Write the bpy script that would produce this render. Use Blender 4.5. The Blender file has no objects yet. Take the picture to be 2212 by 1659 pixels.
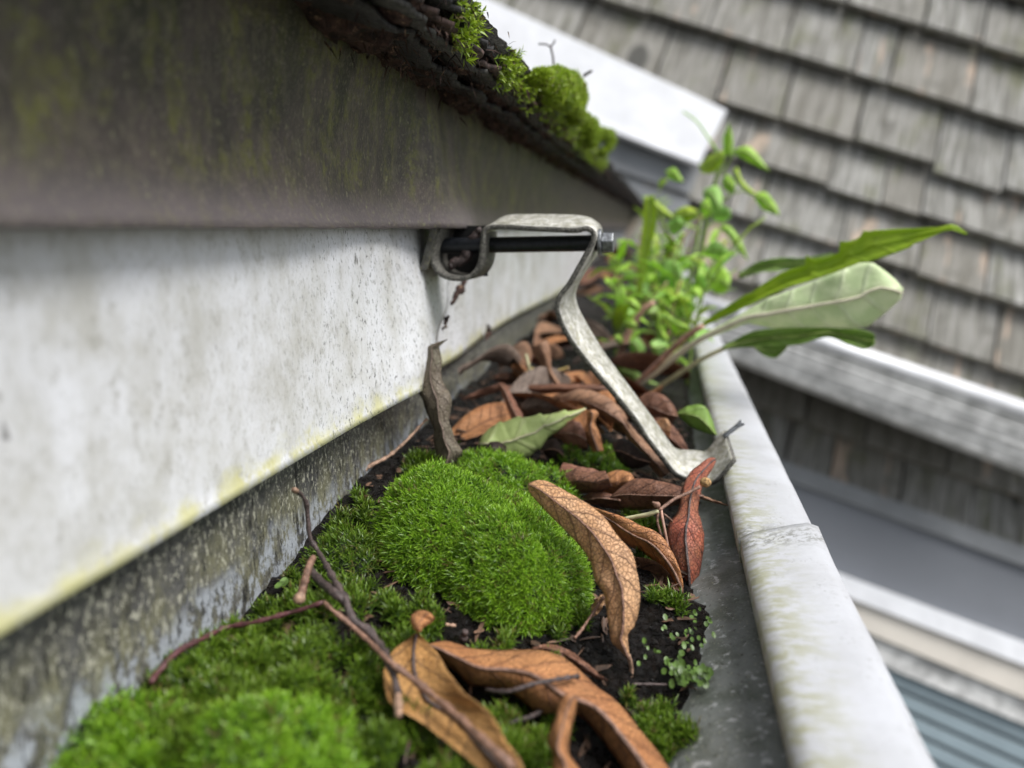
import bpy, math, random
import numpy as np
from mathutils import Matrix, Vector

random.seed(7)
RNG = np.random.default_rng(7)
sc = bpy.context.scene
COL = sc.collection

# ------------------------------------------------------------------ frame
# The gutter has its own frame (millimetres): X out from the fascia, Y along
# the gutter, Z square to both; the lens sits at its origin.  ROLL turns that
# frame into the world, where Z is the true vertical.
PW, PH = 2212.0, 1659.0
LENS = 26.0
FPX = LENS / 36.0 * PW
def _n(v):
    v = np.array(v, float); return v / np.linalg.norm(v)
GY = _n((0.209, 0.210, 1.0))
GX = np.array((1.0, -0.044, -0.2)); GX = _n(GX - GY * GX.dot(GY))
GZ = np.cross(GY, GX); GZ = GZ if GZ[1] > 0 else -GZ
ROLL = math.radians(-11.5)
cR, sR = math.cos(ROLL), math.sin(ROLL)
GR = np.array(((cR, 0, sR), (0, 1, 0), (-sR, 0, cR)))     # gutter frame -> world

def W(p):                                                 # gutter mm -> world m
    return (np.asarray(p, float) @ GR.T) * 0.001
def c2g(d):                                               # lens axes (right, up, ahead) -> gutter frame
    return np.array((np.dot(d, GX), np.dot(d, GY), np.dot(d, GZ)))
def ray(x, y):
    return c2g(np.array(((x - PW / 2) / FPX, (PH / 2 - y) / FPX, 1.0)))
def onY(x, y, Y):
    r = ray(x, y); return r * (Y / r[1])
def onX(x, y, X):
    r = ray(x, y); return r * (X / r[0])

# ------------------------------------------------------------------ camera
cam = bpy.data.cameras.new('camera'); camo = bpy.data.objects.new('camera', cam); COL.objects.link(camo)
cam.lens = LENS; cam.sensor_width = 36.0; cam.sensor_fit = 'HORIZONTAL'
cam.clip_start = 0.005; cam.clip_end = 200.0
_r, _u, _f = (GR @ c2g(np.array(a, float)) for a in ((1, 0, 0), (0, 1, 0), (0, 0, 1)))
camo.matrix_world = Matrix(((_r[0], _u[0], -_f[0], 0), (_r[1], _u[1], -_f[1], 0), (_r[2], _u[2], -_f[2], 0), (0, 0, 0, 1)))
cam.dof.use_dof = True
cam.dof.focus_distance = 0.215
cam.dof.aperture_fstop = 8.5
sc.camera = camo

# ------------------------------------------------------------------ light: bright overcast
SUN_EL, SUN_AZ = math.radians(70), math.radians(100)     # azimuth from +Y (along the gutter) towards +X
wd = bpy.data.worlds.new('World'); sc.world = wd; wd.use_nodes = True
nt = wd.node_tree; nt.nodes.clear()
sky = nt.nodes.new('ShaderNodeTexSky'); sky.sky_type = 'NISHITA'; sky.sun_disc = False
sky.sun_elevation = SUN_EL; sky.sun_rotation = SUN_AZ; sky.air_density = 1.6; sky.dust_density = 4.0
hs = nt.nodes.new('ShaderNodeHueSaturation'); hs.inputs['Saturation'].default_value = 0.42
bg = nt.nodes.new('ShaderNodeBackground'); bg.inputs['Strength'].default_value = 0.055
wo = nt.nodes.new('ShaderNodeOutputWorld')
nt.links.new(sky.outputs[0], hs.inputs['Color']); nt.links.new(hs.outputs[0], bg.inputs['Color']); nt.links.new(bg.outputs[0], wo.inputs['Surface'])
sl = bpy.data.lights.new('sun', 'SUN'); slo = bpy.data.objects.new('sun', sl); COL.objects.link(slo)
sl.energy = 1.5; sl.angle = math.radians(36); sl.color = (1.0, 0.985, 0.96)
sd = Vector((math.sin(SUN_AZ) * math.cos(SUN_EL), math.cos(SUN_AZ) * math.cos(SUN_EL), math.sin(SUN_EL)))
slo.rotation_euler = sd.to_track_quat('Z', 'Y').to_euler()
sc.view_settings.view_transform = 'Standard'; sc.view_settings.look = 'None'
sc.view_settings.exposure = 1.45; sc.view_settings.gamma = 1.0; sc.view_settings.use_curve_mapping = False
sc.cycles.use_denoising = True
sc.cycles.max_bounces = 6

# ------------------------------------------------------------------ material helpers
class G:
    def __init__(s, name):
        s.m = bpy.data.materials.new(name); s.m.use_nodes = True
        s.t = s.m.node_tree; s.t.nodes.clear()
        s.out = s.t.nodes.new('ShaderNodeOutputMaterial')
    def put(s, sock, v):
        if v is None: return
        if isinstance(v, bpy.types.NodeSocket): s.t.links.new(v, sock)
        elif isinstance(v, bpy.types.Node): s.t.links.new(v.outputs[0], sock)
        else:
            if hasattr(sock.default_value, '__len__') and len(sock.default_value) == 4 and len(v) == 3: v = (*v, 1)
            sock.default_value = v
    def node(s, ty, ins=None, **kw):
        n = s.t.nodes.new('ShaderNode' + ty)
        for k, v in kw.items(): setattr(n, k, v)
        for k, v in (ins or {}).items(): s.put(n.inputs[k], v)
        return n
    def gp(s): return s.node('Attribute', attribute_name='gp').outputs['Vector']
    def obj(s): return s.node('TexCoord').outputs['Object']
    def uv(s): return s.node('UVMap').outputs[0]
    def map(s, vec, scale=(1, 1, 1), loc=(0, 0, 0)):
        return s.node('Mapping', {'Vector': vec, 'Scale': scale, 'Location': loc}).outputs[0]
    def noise(s, vec, scale, detail=4, rough=0.55, dist=0.0):
        return s.node('TexNoise', {'Vector': vec, 'Scale': scale, 'Detail': detail, 'Roughness': rough, 'Distortion': dist}).outputs[0]
    def vor(s, vec, scale, feature='F1', rnd=1.0, out='Distance'):
        return s.node('TexVoronoi', {'Vector': vec, 'Scale': scale, 'Randomness': rnd}, feature=feature).outputs[out]
    def ramp(s, fac, a, b, ca=0.0, cb=1.0, smooth=True):
        n = s.node('MapRange', {'Value': fac, 'From Min': a, 'From Max': b, 'To Min': ca, 'To Max': cb})
        n.interpolation_type = 'SMOOTHSTEP' if smooth else 'LINEAR'; n.clamp = True
        return n.outputs[0]
    def mth(s, op, a, b=0.0, c=0.0):
        n = s.node('Math', operation=op); s.put(n.inputs[0], a); s.put(n.inputs[1], b); s.put(n.inputs[2], c); return n.outputs[0]
    def mix(s, fac, a, b, mode='MIX'):
        n = s.node('MixRGB', blend_type=mode); s.put(n.inputs[0], fac); s.put(n.inputs[1], a); s.put(n.inputs[2], b); return n.outputs[0]
    def sep(s, vec):
        n = s.node('SeparateXYZ', {'Vector': vec}); return n.outputs
    def bump(s, h, strength=0.3, dist=0.001):
        return s.node('Bump', {'Height': h, 'Strength': strength, 'Distance': dist}).outputs[0]
    def pbr(s, color, rough=0.6, metal=0.0, normal=None, spec=0.5, transl=0.0, tcol=None):
        p = s.node('BsdfPrincipled', {'Base Color': color, 'Roughness': rough, 'Metallic': metal, 'Specular IOR Level': spec})
        if normal is not None: s.put(p.inputs['Normal'], normal)
        sh = p.outputs[0]
        if transl > 0:
            t = s.node('BsdfTranslucent', {'Color': tcol if tcol is not None else color})
            mx = s.node('MixShader', {0: transl}); s.t.links.new(sh, mx.inputs[1]); s.t.links.new(t.outputs[0], mx.inputs[2]); sh = mx.outputs[0]
        s.t.links.new(sh, s.out.inputs[0]); return s.m

# gp unit: 100 mm
def m_fascia():
    g = G('dirty_white_aluminium'); p = g.gp(); x, y, z = g.sep(p)
    st = g.map(p, (1, 1, 0.72))
    col = g.mix(g.ramp(g.noise(st, 5, 7, 0.68), 0.36, 0.70), (0.72, 0.73, 0.76), (0.50, 0.495, 0.465))
    col = g.mix(g.mth('MULTIPLY', g.ramp(g.noise(st, 26, 6, 0.75), 0.52, 0.68), 0.5), col, (0.30, 0.29, 0.25))
    col = g.mix(g.mth('MULTIPLY', g.ramp(g.noise(g.map(p, (1, 1, 0.5), (3, 3, 3)), 110, 4, 0.7), 0.53, 0.68), 0.30), col, (0.26, 0.26, 0.22))
    # yellow-green algae along the bottom edge
    band = g.ramp(g.mth('ADD', z, g.mth('MULTIPLY', g.noise(p, 12, 4), 0.16)), -0.43, -0.51)
    al = g.mth('MULTIPLY', band, g.ramp(g.noise(g.map(p, (1, 1, 1), (5, 2, 1)), 9, 6, 0.7), 0.40, 0.54))
    col = g.mix(g.mth('MULTIPLY', al, 0.85), col, (0.56, 0.54, 0.25))
    # black specks, denser towards the bracket
    dens = g.mth('MULTIPLY', g.ramp(y, 1.3, 2.3), g.ramp(g.noise(p, 6, 2), 0.25, 0.5))
    sp = g.ramp(g.noise(g.map(p, (1, 1, 0.55), (9, 1, 4)), 80, 5, 0.8), 0.56, 0.63)
    col = g.mix(g.mth('MULTIPLY', sp, g.mth('ADD', 0.03, g.mth('MULTIPLY', dens, 0.95))), col, (0.05, 0.05, 0.045))
    sp2 = g.ramp(g.noise(g.map(p, (1.0, 1, 0.35), (1, 7, 4)), 20, 3, 0.6), 0.71, 0.76)
    col = g.mix(g.mth('MULTIPLY', sp2, 0.8), col, (0.07, 0.06, 0.05))
    b = g.bump(g.noise(p, 60, 4), 0.15, 0.0006)
    return g.pbr(col, 0.42, normal=b, spec=0.4)

def m_gutter_in():
    g = G('grimy_gutter_inside'); p = g.gp(); x, y, z = g.sep(p)
    st = g.map(p, (1, 1, 0.5))
    zz = g.mth('ADD', z, g.mth('MULTIPLY', g.noise(p, 7, 5, 0.65), 0.16))
    col = g.mix(g.ramp(g.noise(p, 14, 5, 0.7), 0.35, 0.65), (0.040, 0.040, 0.042), (0.115, 0.113, 0.108))
    col = g.mix(g.mth('MULTIPLY', g.ramp(zz, -0.55, -0.68), g.ramp(g.noise(st, 16, 5, 0.7), 0.40, 0.62)), col, (0.165, 0.160, 0.105))
    sp = g.ramp(g.noise(g.map(p, (1, 1, 0.6), (3, 1, 7)), 75, 5, 0.8), 0.53, 0.60)
    col = g.mix(g.mth('MULTIPLY', sp, g.ramp(zz, -0.80, -0.62, 0.25, 0.9)), col, (0.47, 0.46, 0.37))
    white = g.mth('MULTIPLY', g.ramp(zz, -0.67, -0.76), g.ramp(g.noise(g.map(p, (1, 1, 0.6), (2, 2, 2)), 20, 6, 0.78), 0.46, 0.55))
    col = g.mix(white, col, (0.36, 0.385, 0.42))
    dk = g.ramp(g.noise(g.map(p, (1, 1, 0.22), (4, 4, 4)), 48, 5, 0.75), 0.56, 0.63)
    col = g.mix(g.mth('MULTIPLY', dk, 0.9), col, (0.022, 0.021, 0.02))
    return g.pbr(col, 0.5, normal=g.bump(g.noise(p, 90, 4), 0.4, 0.0008), spec=0.4)

def m_gutter_front():
    g = G('stained_gutter_front'); p = g.gp(); x, y, z = g.sep(p)
    col = g.mix(g.ramp(g.noise(p, 10, 5, 0.65), 0.36, 0.58), (0.105, 0.118, 0.100), (0.185, 0.198, 0.188))
    col = g.mix(g.ramp(g.noise(g.map(p, (1, 1, 1), (3, 3, 1)), 34, 5, 0.7), 0.56, 0.66), col, (0.42, 0.43, 0.43))
    col = g.mix(g.ramp(g.noise(g.map(p, (1, 1, 1), (8, 3, 1)), 60, 4, 0.7), 0.58, 0.68), col, (0.06, 0.065, 0.05))
    col = g.mix(g.mth('MULTIPLY', g.ramp(g.noise(p, 160, 3, 0.7), 0.62, 0.68), 0.7), col, (0.42, 0.40, 0.28))
    return g.pbr(col, 0.45, normal=g.bump(g.noise(p, 90, 4), 0.3, 0.0006), spec=0.4)

def m_lip():
    g = G('chalky_white_lip'); p = g.gp(); x, y, z = g.sep(p)
    col = g.mix(g.ramp(g.noise(p, 5, 4, 0.5), 0.30, 0.75), (0.47, 0.48, 0.51), (0.39, 0.395, 0.41))
    inner = g.ramp(x, 0.42, 0.26)
    gr = g.mth('MULTIPLY', inner, g.ramp(g.noise(g.map(p, (0.45, 1, 1), (1, 4, 2)), 30, 5, 0.7), 0.40, 0.60))
    col = g.mix(g.mth('MULTIPLY', gr, 0.85), col, (0.28, 0.28, 0.17))
    sp = g.mth('MULTIPLY', g.ramp(g.noise(p, 85, 5, 0.8), 0.57, 0.64), g.ramp(g.noise(g.map(p, (1, 1, 1), (6, 6, 6)), 13, 3), 0.46, 0.62))
    col = g.mix(g.mth('MULTIPLY', sp, 0.7), col, (0.17, 0.17, 0.14))
    seam = g.mth('MULTIPLY', g.ramp(g.mth('ABSOLUTE', g.mth('SUBTRACT', y, 2.13)), 0.11, 0.0), g.ramp(g.noise(p, 45, 5, 0.75), 0.47, 0.58))
    col = g.mix(g.mth('MULTIPLY', seam, 0.75), col, (0.14, 0.14, 0.12))
    h = g.mth('ADD', g.noise(p, 40, 5), g.mth('MULTIPLY', g.noise(p, 9, 2), 1.0))
    return g.pbr(col, 0.42, normal=g.bump(h, 0.25, 0.0008), spec=0.4)

def m_drip():
    g = G('algae_stained_shaded_drip_edge'); p = g.gp(); x, y, z = g.sep(p)
    col = g.mix(g.ramp(g.noise(p, 7, 4), 0.35, 0.65), (0.092, 0.074, 0.064), (0.052, 0.045, 0.036))
    st = g.map(p, (1, 1, 0.42), (2, 2, 2))
    alg = g.mth('MULTIPLY', g.ramp(g.noise(st, 9, 5, 0.65), 0.44, 0.60), g.ramp(z, 0.05, 0.16))
    alg = g.mth('MULTIPLY', alg, g.ramp(g.noise(p, 34, 4, 0.7), 0.38, 0.60))
    col = g.mix(g.mth('MULTIPLY', alg, 0.85), col, (0.150, 0.152, 0.036))
    col = g.mix(g.mth('MULTIPLY', g.ramp(z, 0.16, 0.40), g.mth('MULTIPLY', g.ramp(g.noise(st, 8, 3), 0.40, 0.6), 0.6)), col, (0.022, 0.028, 0.009))  # dark top: shade of the overhang painted into the colour
    col = g.mix(g.mth('MULTIPLY', g.ramp(z, 0.13, 0.02), 0.7), col, (0.140, 0.120, 0.124))  # pale mauve foot: sky sheen on the flared edge, put into the colour
    sp = g.ramp(g.noise(g.map(p, (1, 1, 0.6)), 120, 5, 0.85), 0.55, 0.62)
    col = g.mix(g.mth('MULTIPLY', sp, 0.6), col, (0.27, 0.235, 0.185))
    col = g.mix(g.mth('MULTIPLY', g.ramp(g.noise(g.map(p, (1, 1, 0.8), (3, 9, 8)), 22, 5, 0.7), 0.50, 0.66), 0.5), col, (0.150, 0.135, 0.090))
    sp = g.ramp(g.noise(g.map(p, (1, 1, 0.6), (8, 8, 8)), 60, 3, 0.7), 0.62, 0.68)
    col = g.mix(g.mth('MULTIPLY', sp, 0.5), col, (0.30, 0.30, 0.16))
    return g.pbr(col, 0.5, normal=g.bump(g.noise(p, 120, 4), 0.45, 0.0008), spec=0.35)

def m_fibre():
    g = G('rotten_roof_fibre'); p = g.gp()
    col = g.mix(g.ramp(g.noise(p, 16, 5, 0.7), 0.35, 0.65), (0.014, 0.010, 0.009), (0.105, 0.058, 0.046))
    col = g.mix(g.ramp(g.noise(g.map(p, (1, 1, 1), (4, 4, 4)), 40, 4, 0.7), 0.57, 0.66), col, (0.27, 0.17, 0.11))
    return g.pbr(col, 0.75, normal=g.bump(g.noise(p, 70, 5, 0.7), 0.9, 0.002), spec=0.3)

def m_rooftop():
    g = G('granulated_roofing'); p = g.gp()
    col = g.mix(g.ramp(g.noise(p, 120, 3, 0.8), 0.45, 0.65), (0.022, 0.021, 0.02), (0.12, 0.115, 0.105))
    col = g.mix(g.mth('MULTIPLY', g.ramp(g.noise(p, 190, 2, 0.8), 0.62, 0.68), 0.8), col, (0.42, 0.40, 0.37))
    return g.pbr(col, 0.7, normal=g.bump(g.noise(p, 110, 4, 0.8), 0.9, 0.0015), spec=0.35)

def m_soil():
    g = G('wet_dark_soil'); p = g.gp()
    col = g.mix(g.ramp(g.noise(p, 25, 5, 0.7), 0.35, 0.7), (0.004, 0.0035, 0.003), (0.016, 0.011, 0.009))
    col = g.mix(g.ramp(g.noise(p, 90, 4, 0.75), 0.58, 0.70), col, (0.035, 0.023, 0.017))
    rg = g.ramp(g.noise(p, 60, 3), 0.35, 0.65, 0.12, 0.5)
    h = g.mth('ADD', g.noise(p, 130, 4, 0.8), g.mth('MULTIPLY', g.vor(p, 45), 0.7))
    return g.pbr(col, rg, normal=g.bump(h, 1.0, 0.0022), spec=0.5)

def m_galv(name, dark=0.0):
    g = G(name); p = g.gp()
    a = tuple(v * (1 - dark) for v in (0.62, 0.61, 0.57)); b = tuple(v * (1 - dark) for v in (0.33, 0.32, 0.27))
    col = g.mix(g.ramp(g.noise(p, 30, 5, 0.7), 0.38, 0.62), a, b)
    col = g.mix(g.mth('MULTIPLY', g.ramp(g.noise(p, 75, 4, 0.75), 0.52, 0.62), 0.6), col, (0.30, 0.29, 0.14))
    col = g.mix(g.mth('MULTIPLY', g.ramp(g.noise(g.map(p, (1, 1, 1), (5, 5, 5)), 130, 4, 0.8), 0.55, 0.64), 0.6), col, (0.12, 0.11, 0.095))
    return g.pbr(col, 0.5, metal=0.25, normal=g.bump(g.noise(p, 140, 4, 0.7), 0.5, 0.0005), spec=0.5)

def m_strap_edge():
    g = G('pitted_strap_edge'); p = g.map(g.obj(), (10, 10, 10))
    col = g.mix(g.ramp(g.noise(p, 90, 5, 0.8), 0.42, 0.62), (0.075, 0.072, 0.064), (0.24, 0.23, 0.20))
    return g.pbr(col, 0.65, metal=0.2, normal=g.bump(g.noise(p, 160, 4, 0.7), 0.7, 0.0006))

def m_plain(name, col, rough=0.5, metal=0.0, var=0.3, scale=60, bump=0.3, spec=0.5):
    g = G(name); p = g.gp()
    c = g.mix(g.ramp(g.noise(p, scale, 5, 0.65), 0.35, 0.65), tuple(v * (1 - var) for v in col), tuple(min(1, v * (1 + var)) for v in col))
    return g.pbr(c, rough, metal=metal, normal=g.bump(g.noise(p, scale * 2, 4), bump, 0.0006), spec=spec)

def m_deadleaf(name, c1, c2, vein, spots=0.5, transl=0.22, net=0.5):
    g = G(name); uv = g.uv(); p = g.gp(); u, v, _ = g.sep(uv)
    info = g.node('ObjectInfo').outputs['Random']
    pj = g.node('VectorMath', {0: p}, operation='ADD'); g.put(pj.inputs[1], g.node('CombineXYZ', {0: g.mth('MULTIPLY', info, 37.0), 1: info, 2: info})); pj = pj.outputs[0]
    col = g.mix(g.ramp(g.noise(pj, 9, 5, 0.6), 0.33, 0.67), c1, c2)
    col = g.mix(g.mth('MULTIPLY', g.ramp(g.noise(pj, 90, 4, 0.7), 0.40, 0.65), 0.35), col, tuple(min(1, k * 1.35) for k in c1))
    dv = g.mth('ABSOLUTE', g.mth('SUBTRACT', v, 0.5))
    # side veins sweep from the midrib to the edge
    wob = g.mth('MULTIPLY', g.noise(pj, 14, 3), 0.9)
    ph = g.mth('ADD', g.mth('SUBTRACT', g.mth('MULTIPLY', u, 1.5), g.mth('MULTIPLY', dv, 2.4)), wob)
    sv = g.ramp(g.mth('ABSOLUTE', g.mth('SUBTRACT', g.mth('FRACT', ph), 0.5)), 0.035, 0.075, 1.0, 0.0)
    mid = g.ramp(dv, 0.020, 0.045, 1.0, 0.0)
    cell = g.vor(pj, 88, 'DISTANCE_TO_EDGE')
    netf = g.ramp(cell, 0.02, 0.11, 1.0, 0.0)
    col = g.mix(g.mth('MULTIPLY', netf, net), col, vein)
    col = g.mix(g.mth('MULTIPLY', sv, 0.55), col, vein)
    col = g.mix(g.mth('MULTIPLY', mid, 0.75), col, vein)
    sp = g.ramp(g.noise(g.map(pj, (1, 1, 1), (2, 9, 4)), 26, 5, 0.75), 0.62, 0.69)
    col = g.mix(g.mth('MULTIPLY', sp, spots), col, (0.035, 0.027, 0.028))
    br = g.ramp(g.noise(g.map(pj, (1, 1, 1), (7, 1, 4)), 6, 3), 0.50, 0.75)
    col = g.mix(g.mth('MULTIPLY', br, 0.45), col, vein)
    h = g.mth('ADD', g.mth('MULTIPLY', sv, 0.8), g.mth('ADD', g.mth('MULTIPLY', netf, -0.35), g.mth('MULTIPLY', g.noise(pj, 30, 4), 0.8)))
    return g.pbr(col, 0.52, normal=g.bump(h, 0.9, 0.0009), spec=0.4, transl=transl, tcol=col)

def m_greenleaf(name, c1, c2, vein, transl=0.3, veins=0.5):
    g = G(name); uv = g.uv(); p = g.gp(); u, v, _ = g.sep(uv)
    col = g.mix(g.ramp(g.noise(p, 10, 4), 0.35, 0.65), c1, c2)
    dv = g.mth('ABSOLUTE', g.mth('SUBTRACT', v, 0.5))
    ph = g.mth('ADD', g.mth('SUBTRACT', g.mth('MULTIPLY', u, 0.8), g.mth('MULTIPLY', dv, 1.1)), g.mth('MULTIPLY', g.noise(p, 6, 3), 0.5))
    sv = g.ramp(g.mth('ABSOLUTE', g.mth('SUBTRACT', g.mth('FRACT', ph), 0.5)), 0.03, 0.13, 1.0, 0.0)
    col = g.mix(g.mth('MULTIPLY', sv, veins), col, vein)
    col = g.mix(g.ramp(dv, 0.02, 0.05, 0.8, 0.0), col, vein)
    return g.pbr(col, 0.42, normal=g.bump(g.mth('ADD', sv, g.noise(p, 25, 3)), 0.4, 0.0012), spec=0.4, transl=transl, tcol=col)

def m_moss(name, c1, c2, tip, transl=0.22):
    g = G(name); a = g.node('Attribute', attribute_name='vary'); r, k, h = g.sep(a.outputs['Vector'])
    col = g.mix(r, c1, c2)
    col = g.mix(g.mth('MULTIPLY', h, 0.75), col, tip)
    col = g.mix(g.ramp(k, 0.93, 0.97), col, (0.16, 0.13, 0.04))
    return g.pbr(col, 0.38, spec=0.5, transl=transl, tcol=col)

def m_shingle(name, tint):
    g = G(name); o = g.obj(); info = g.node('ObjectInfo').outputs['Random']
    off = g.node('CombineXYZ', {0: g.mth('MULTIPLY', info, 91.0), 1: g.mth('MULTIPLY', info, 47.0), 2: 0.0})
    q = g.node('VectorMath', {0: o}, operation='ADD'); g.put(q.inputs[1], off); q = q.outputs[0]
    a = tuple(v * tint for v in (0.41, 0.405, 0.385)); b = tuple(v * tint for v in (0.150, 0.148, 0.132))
    col = g.mix(g.ramp(g.noise(g.map(q, (7, 0.9, 1)), 1.6, 6, 0.65), 0.32, 0.66), a, b)
    col = g.mix(g.mth('MULTIPLY', g.ramp(g.noise(g.map(q, (22, 1.0, 1)), 1.5, 4, 0.7), 0.52, 0.68), 0.55), col, tuple(v * tint for v in (0.10, 0.097, 0.08)))
    col = g.mix(g.mth('MULTIPLY', g.ramp(info, 0.0, 1.0), 0.55), col, tuple(v * tint for v in (0.19, 0.175, 0.145)))
    # fresh tan/pink streaks on some shingles
    fresh = g.mth('MULTIPLY', g.ramp(g.noise(g.map(q, (3.0, 0.7, 1), (5, 5, 5)), 1.0, 3, 0.6), 0.57, 0.66), g.ramp(g.noise(g.map(q, (0.3, 0.3, 1), (1, 8, 1)), 1.0, 0), 0.53, 0.58))
    col = g.mix(g.mth('MULTIPLY', fresh, 0.8), col, tuple(v * tint for v in (0.52, 0.40, 0.31)))
    blo = g.ramp(g.noise(g.map(q, (1.1, 1.0, 1), (7, 3, 2)), 1.6, 5, 0.7), 0.55, 0.72)
    col = g.mix(g.mth('MULTIPLY', blo, 0.6), col, tuple(v * tint for v in (0.085, 0.080, 0.068)))
    grn = g.ramp(g.noise(g.map(q, (1.6, 0.8, 1), (2, 2, 2)), 1.2, 4, 0.6), 0.52, 0.70)
    col = g.mix(g.mth('MULTIPLY', grn, 0.65), col, tuple(v * tint for v in (0.14, 0.145, 0.075)))
    kn = g.node('TexVoronoi', {'Vector': g.map(q, (1.3, 0.75, 1)), 'Scale': 1.0}, feature='F1')
    sel = g.sep(kn.outputs['Color'])[0]
    knot = g.mth('MULTIPLY', g.ramp(kn.outputs['Distance'], 0.12, 0.20, 1.0, 0.0), g.ramp(sel, 0.60, 0.62))
    col = g.mix(g.mth('MULTIPLY', knot, 0.85), col, tuple(v * tint for v in (0.055, 0.055, 0.05)))
    h = g.noise(g.map(q, (26, 1.2, 1)), 1.5, 4, 0.7)
    return g.pbr(col, 0.8, normal=g.bump(h, 0.6, 0.006), spec=0.25)

M = {}
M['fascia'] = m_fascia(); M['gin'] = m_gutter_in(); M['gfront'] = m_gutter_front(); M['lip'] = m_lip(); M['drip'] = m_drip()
M['fibre'] = m_fibre(); M['rooftop'] = m_rooftop(); M['soil'] = m_soil()
M['galv'] = m_galv('weathered_galvanised_strap'); M['galv_edge'] = m_strap_edge(); M['galv_dark'] = m_galv('dark_galvanised_plate', 0.72)
M['screw'] = m_plain('black_screw_shank', (0.012, 0.014, 0.018), 0.35, 0.3, 0.3, 80)
M['hexhead'] = m_plain('zinc_hex_head', (0.20, 0.21, 0.22), 0.42, 0.7, 0.45, 70)
M['tan'] = m_deadleaf('tan_dead_leaf', (0.68, 0.415, 0.225), (0.58, 0.315, 0.150), (0.25, 0.135, 0.085), 0.7)
M['ochre'] = m_deadleaf('ochre_dead_leaf', (0.52, 0.290, 0.105), (0.40, 0.200, 0.062), (0.19, 0.105, 0.056), 0.35, net=0.25)
M['orange'] = m_deadleaf('orange_brown_leaf', (0.60, 0.290, 0.125), (0.45, 0.195, 0.080), (0.22, 0.095, 0.055), 0.45, net=0.35)
M['red'] = m_deadleaf('red_brown_leaf', (0.46, 0.130, 0.080), (0.44, 0.190, 0.095), (0.15, 0.060, 0.050), 0.45)
M['rust'] = m_deadleaf('rusty_brown_leaf', (0.27, 0.130, 0.078), (0.16, 0.072, 0.044), (0.09, 0.040, 0.028), 0.4)
M['pinkish'] = m_deadleaf('pinkish_brown_leaf', (0.40, 0.20, 0.135), (0.30, 0.135, 0.085), (0.16, 0.075, 0.055), 0.3)
M['dull'] = m_deadleaf('dull_brown_leaf', (0.48, 0.275, 0.165), (0.32, 0.170, 0.100), (0.13, 0.070, 0.048), 0.5)
M['darkleaf'] = m_deadleaf('sodden_dark_leaf', (0.060, 0.036, 0.028), (0.028, 0.020, 0.018), (0.016, 0.011, 0.010), 0.3, 0.05)
M['greyleaf'] = m_deadleaf('greyish_brown_leaf', (0.27, 0.205, 0.165), (0.185, 0.135, 0.105), (0.10, 0.070, 0.055), 0.35)
M['lobed'] = m_deadleaf('grey_green_dead_leaf', (0.205, 0.165, 0.125), (0.150, 0.135, 0.085), (0.10, 0.075, 0.06), 0.2)
M['yellow'] = m_deadleaf('yellow_dead_leaf', (0.66, 0.54, 0.16), (0.60, 0.47, 0.20), (0.40, 0.28, 0.08), 0.2)
M['green_top'] = m_greenleaf('bright_green_leaf', (0.42, 0.58, 0.035), (0.34, 0.51, 0.03), (0.46, 0.60, 0.08), 0.4, 0.35)
M['green_under'] = m_greenleaf('pale_leaf_underside', (0.76, 0.84, 0.54), (0.60, 0.72, 0.40), (0.74, 0.78, 0.58), 0.3, 0.35)
M['green_mid'] = m_greenleaf('mid_green_leaf', (0.280, 0.430, 0.100), (0.210, 0.350, 0.065), (0.30, 0.42, 0.15), 0.35)
M['green_fallen'] = m_greenleaf('pale_green_fallen_leaf', (0.55, 0.66, 0.26), (0.47, 0.57, 0.21), (0.46, 0.44, 0.25), 0.25, 0.25)
M['weed'] = m_greenleaf('fresh_weed_leaf', (0.54, 0.78, 0.13), (0.44, 0.69, 0.10), (0.42, 0.60, 0.15), 0.5, 0.2)
M['weed2'] = m_greenleaf('blue_green_weed_leaf', (0.50, 0.76, 0.24), (0.42, 0.69, 0.18), (0.40, 0.62, 0.25), 0.45, 0.2)
M['weed3'] = m_greenleaf('yellow_green_weed_leaf', (0.52, 0.66, 0.08), (0.42, 0.58, 0.06), (0.5, 0.6, 0.15), 0.4, 0.2)
M['stem_green'] = m_plain('green_stem', (0.24, 0.33, 0.08), 0.5, 0, 0.25, 20)
M['stem_pink'] = m_plain('pinkish_stem', (0.46, 0.27, 0.20), 0.5, 0, 0.25, 20)
M['stem_pale'] = m_plain('pale_stem', (0.52, 0.50, 0.30), 0.5, 0, 0.2, 20)
M['stem_cream'] = m_plain('cream_midrib', (0.66, 0.62, 0.46), 0.5, 0, 0.12, 20)
M['twig'] = m_plain('dark_twig_bark', (0.070, 0.050, 0.047), 0.55, 0, 0.45, 60, 0.8)
M['twig_brown'] = m_plain('brown_twig_bark', (0.20, 0.110, 0.075), 0.55, 0, 0.4, 60, 0.8)
M['twig_red'] = m_plain('red_twig_bark', (0.085, 0.030, 0.032), 0.42, 0, 0.45, 40, 0.6)
M['twig_pale'] = m_plain('pale_broken_twig', (0.33, 0.21, 0.145), 0.6, 0, 0.5, 60, 0.6)
M['berry'] = m_plain('fuzzy_tan_bud', (0.38, 0.23, 0.095), 0.85, 0, 0.5, 110, 1.0)
M['moss'] = m_moss('cushion_moss', (0.050, 0.150, 0.005), (0.115, 0.260, 0.008), (0.44, 0.70, 0.05))
M['moss2'] = m_moss('carpet_moss', (0.024, 0.066, 0.005), (0.062, 0.135, 0.008), (0.27, 0.41, 0.035))
M['moss3'] = m_moss('roof_moss', (0.170, 0.280, 0.010), (0.260, 0.390, 0.014), (0.46, 0.58, 0.05))
M['mossbase'] = m_plain('moss_bed', (0.007, 0.014, 0.003), 0.8, 0, 0.4, 60, 1.0)
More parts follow.
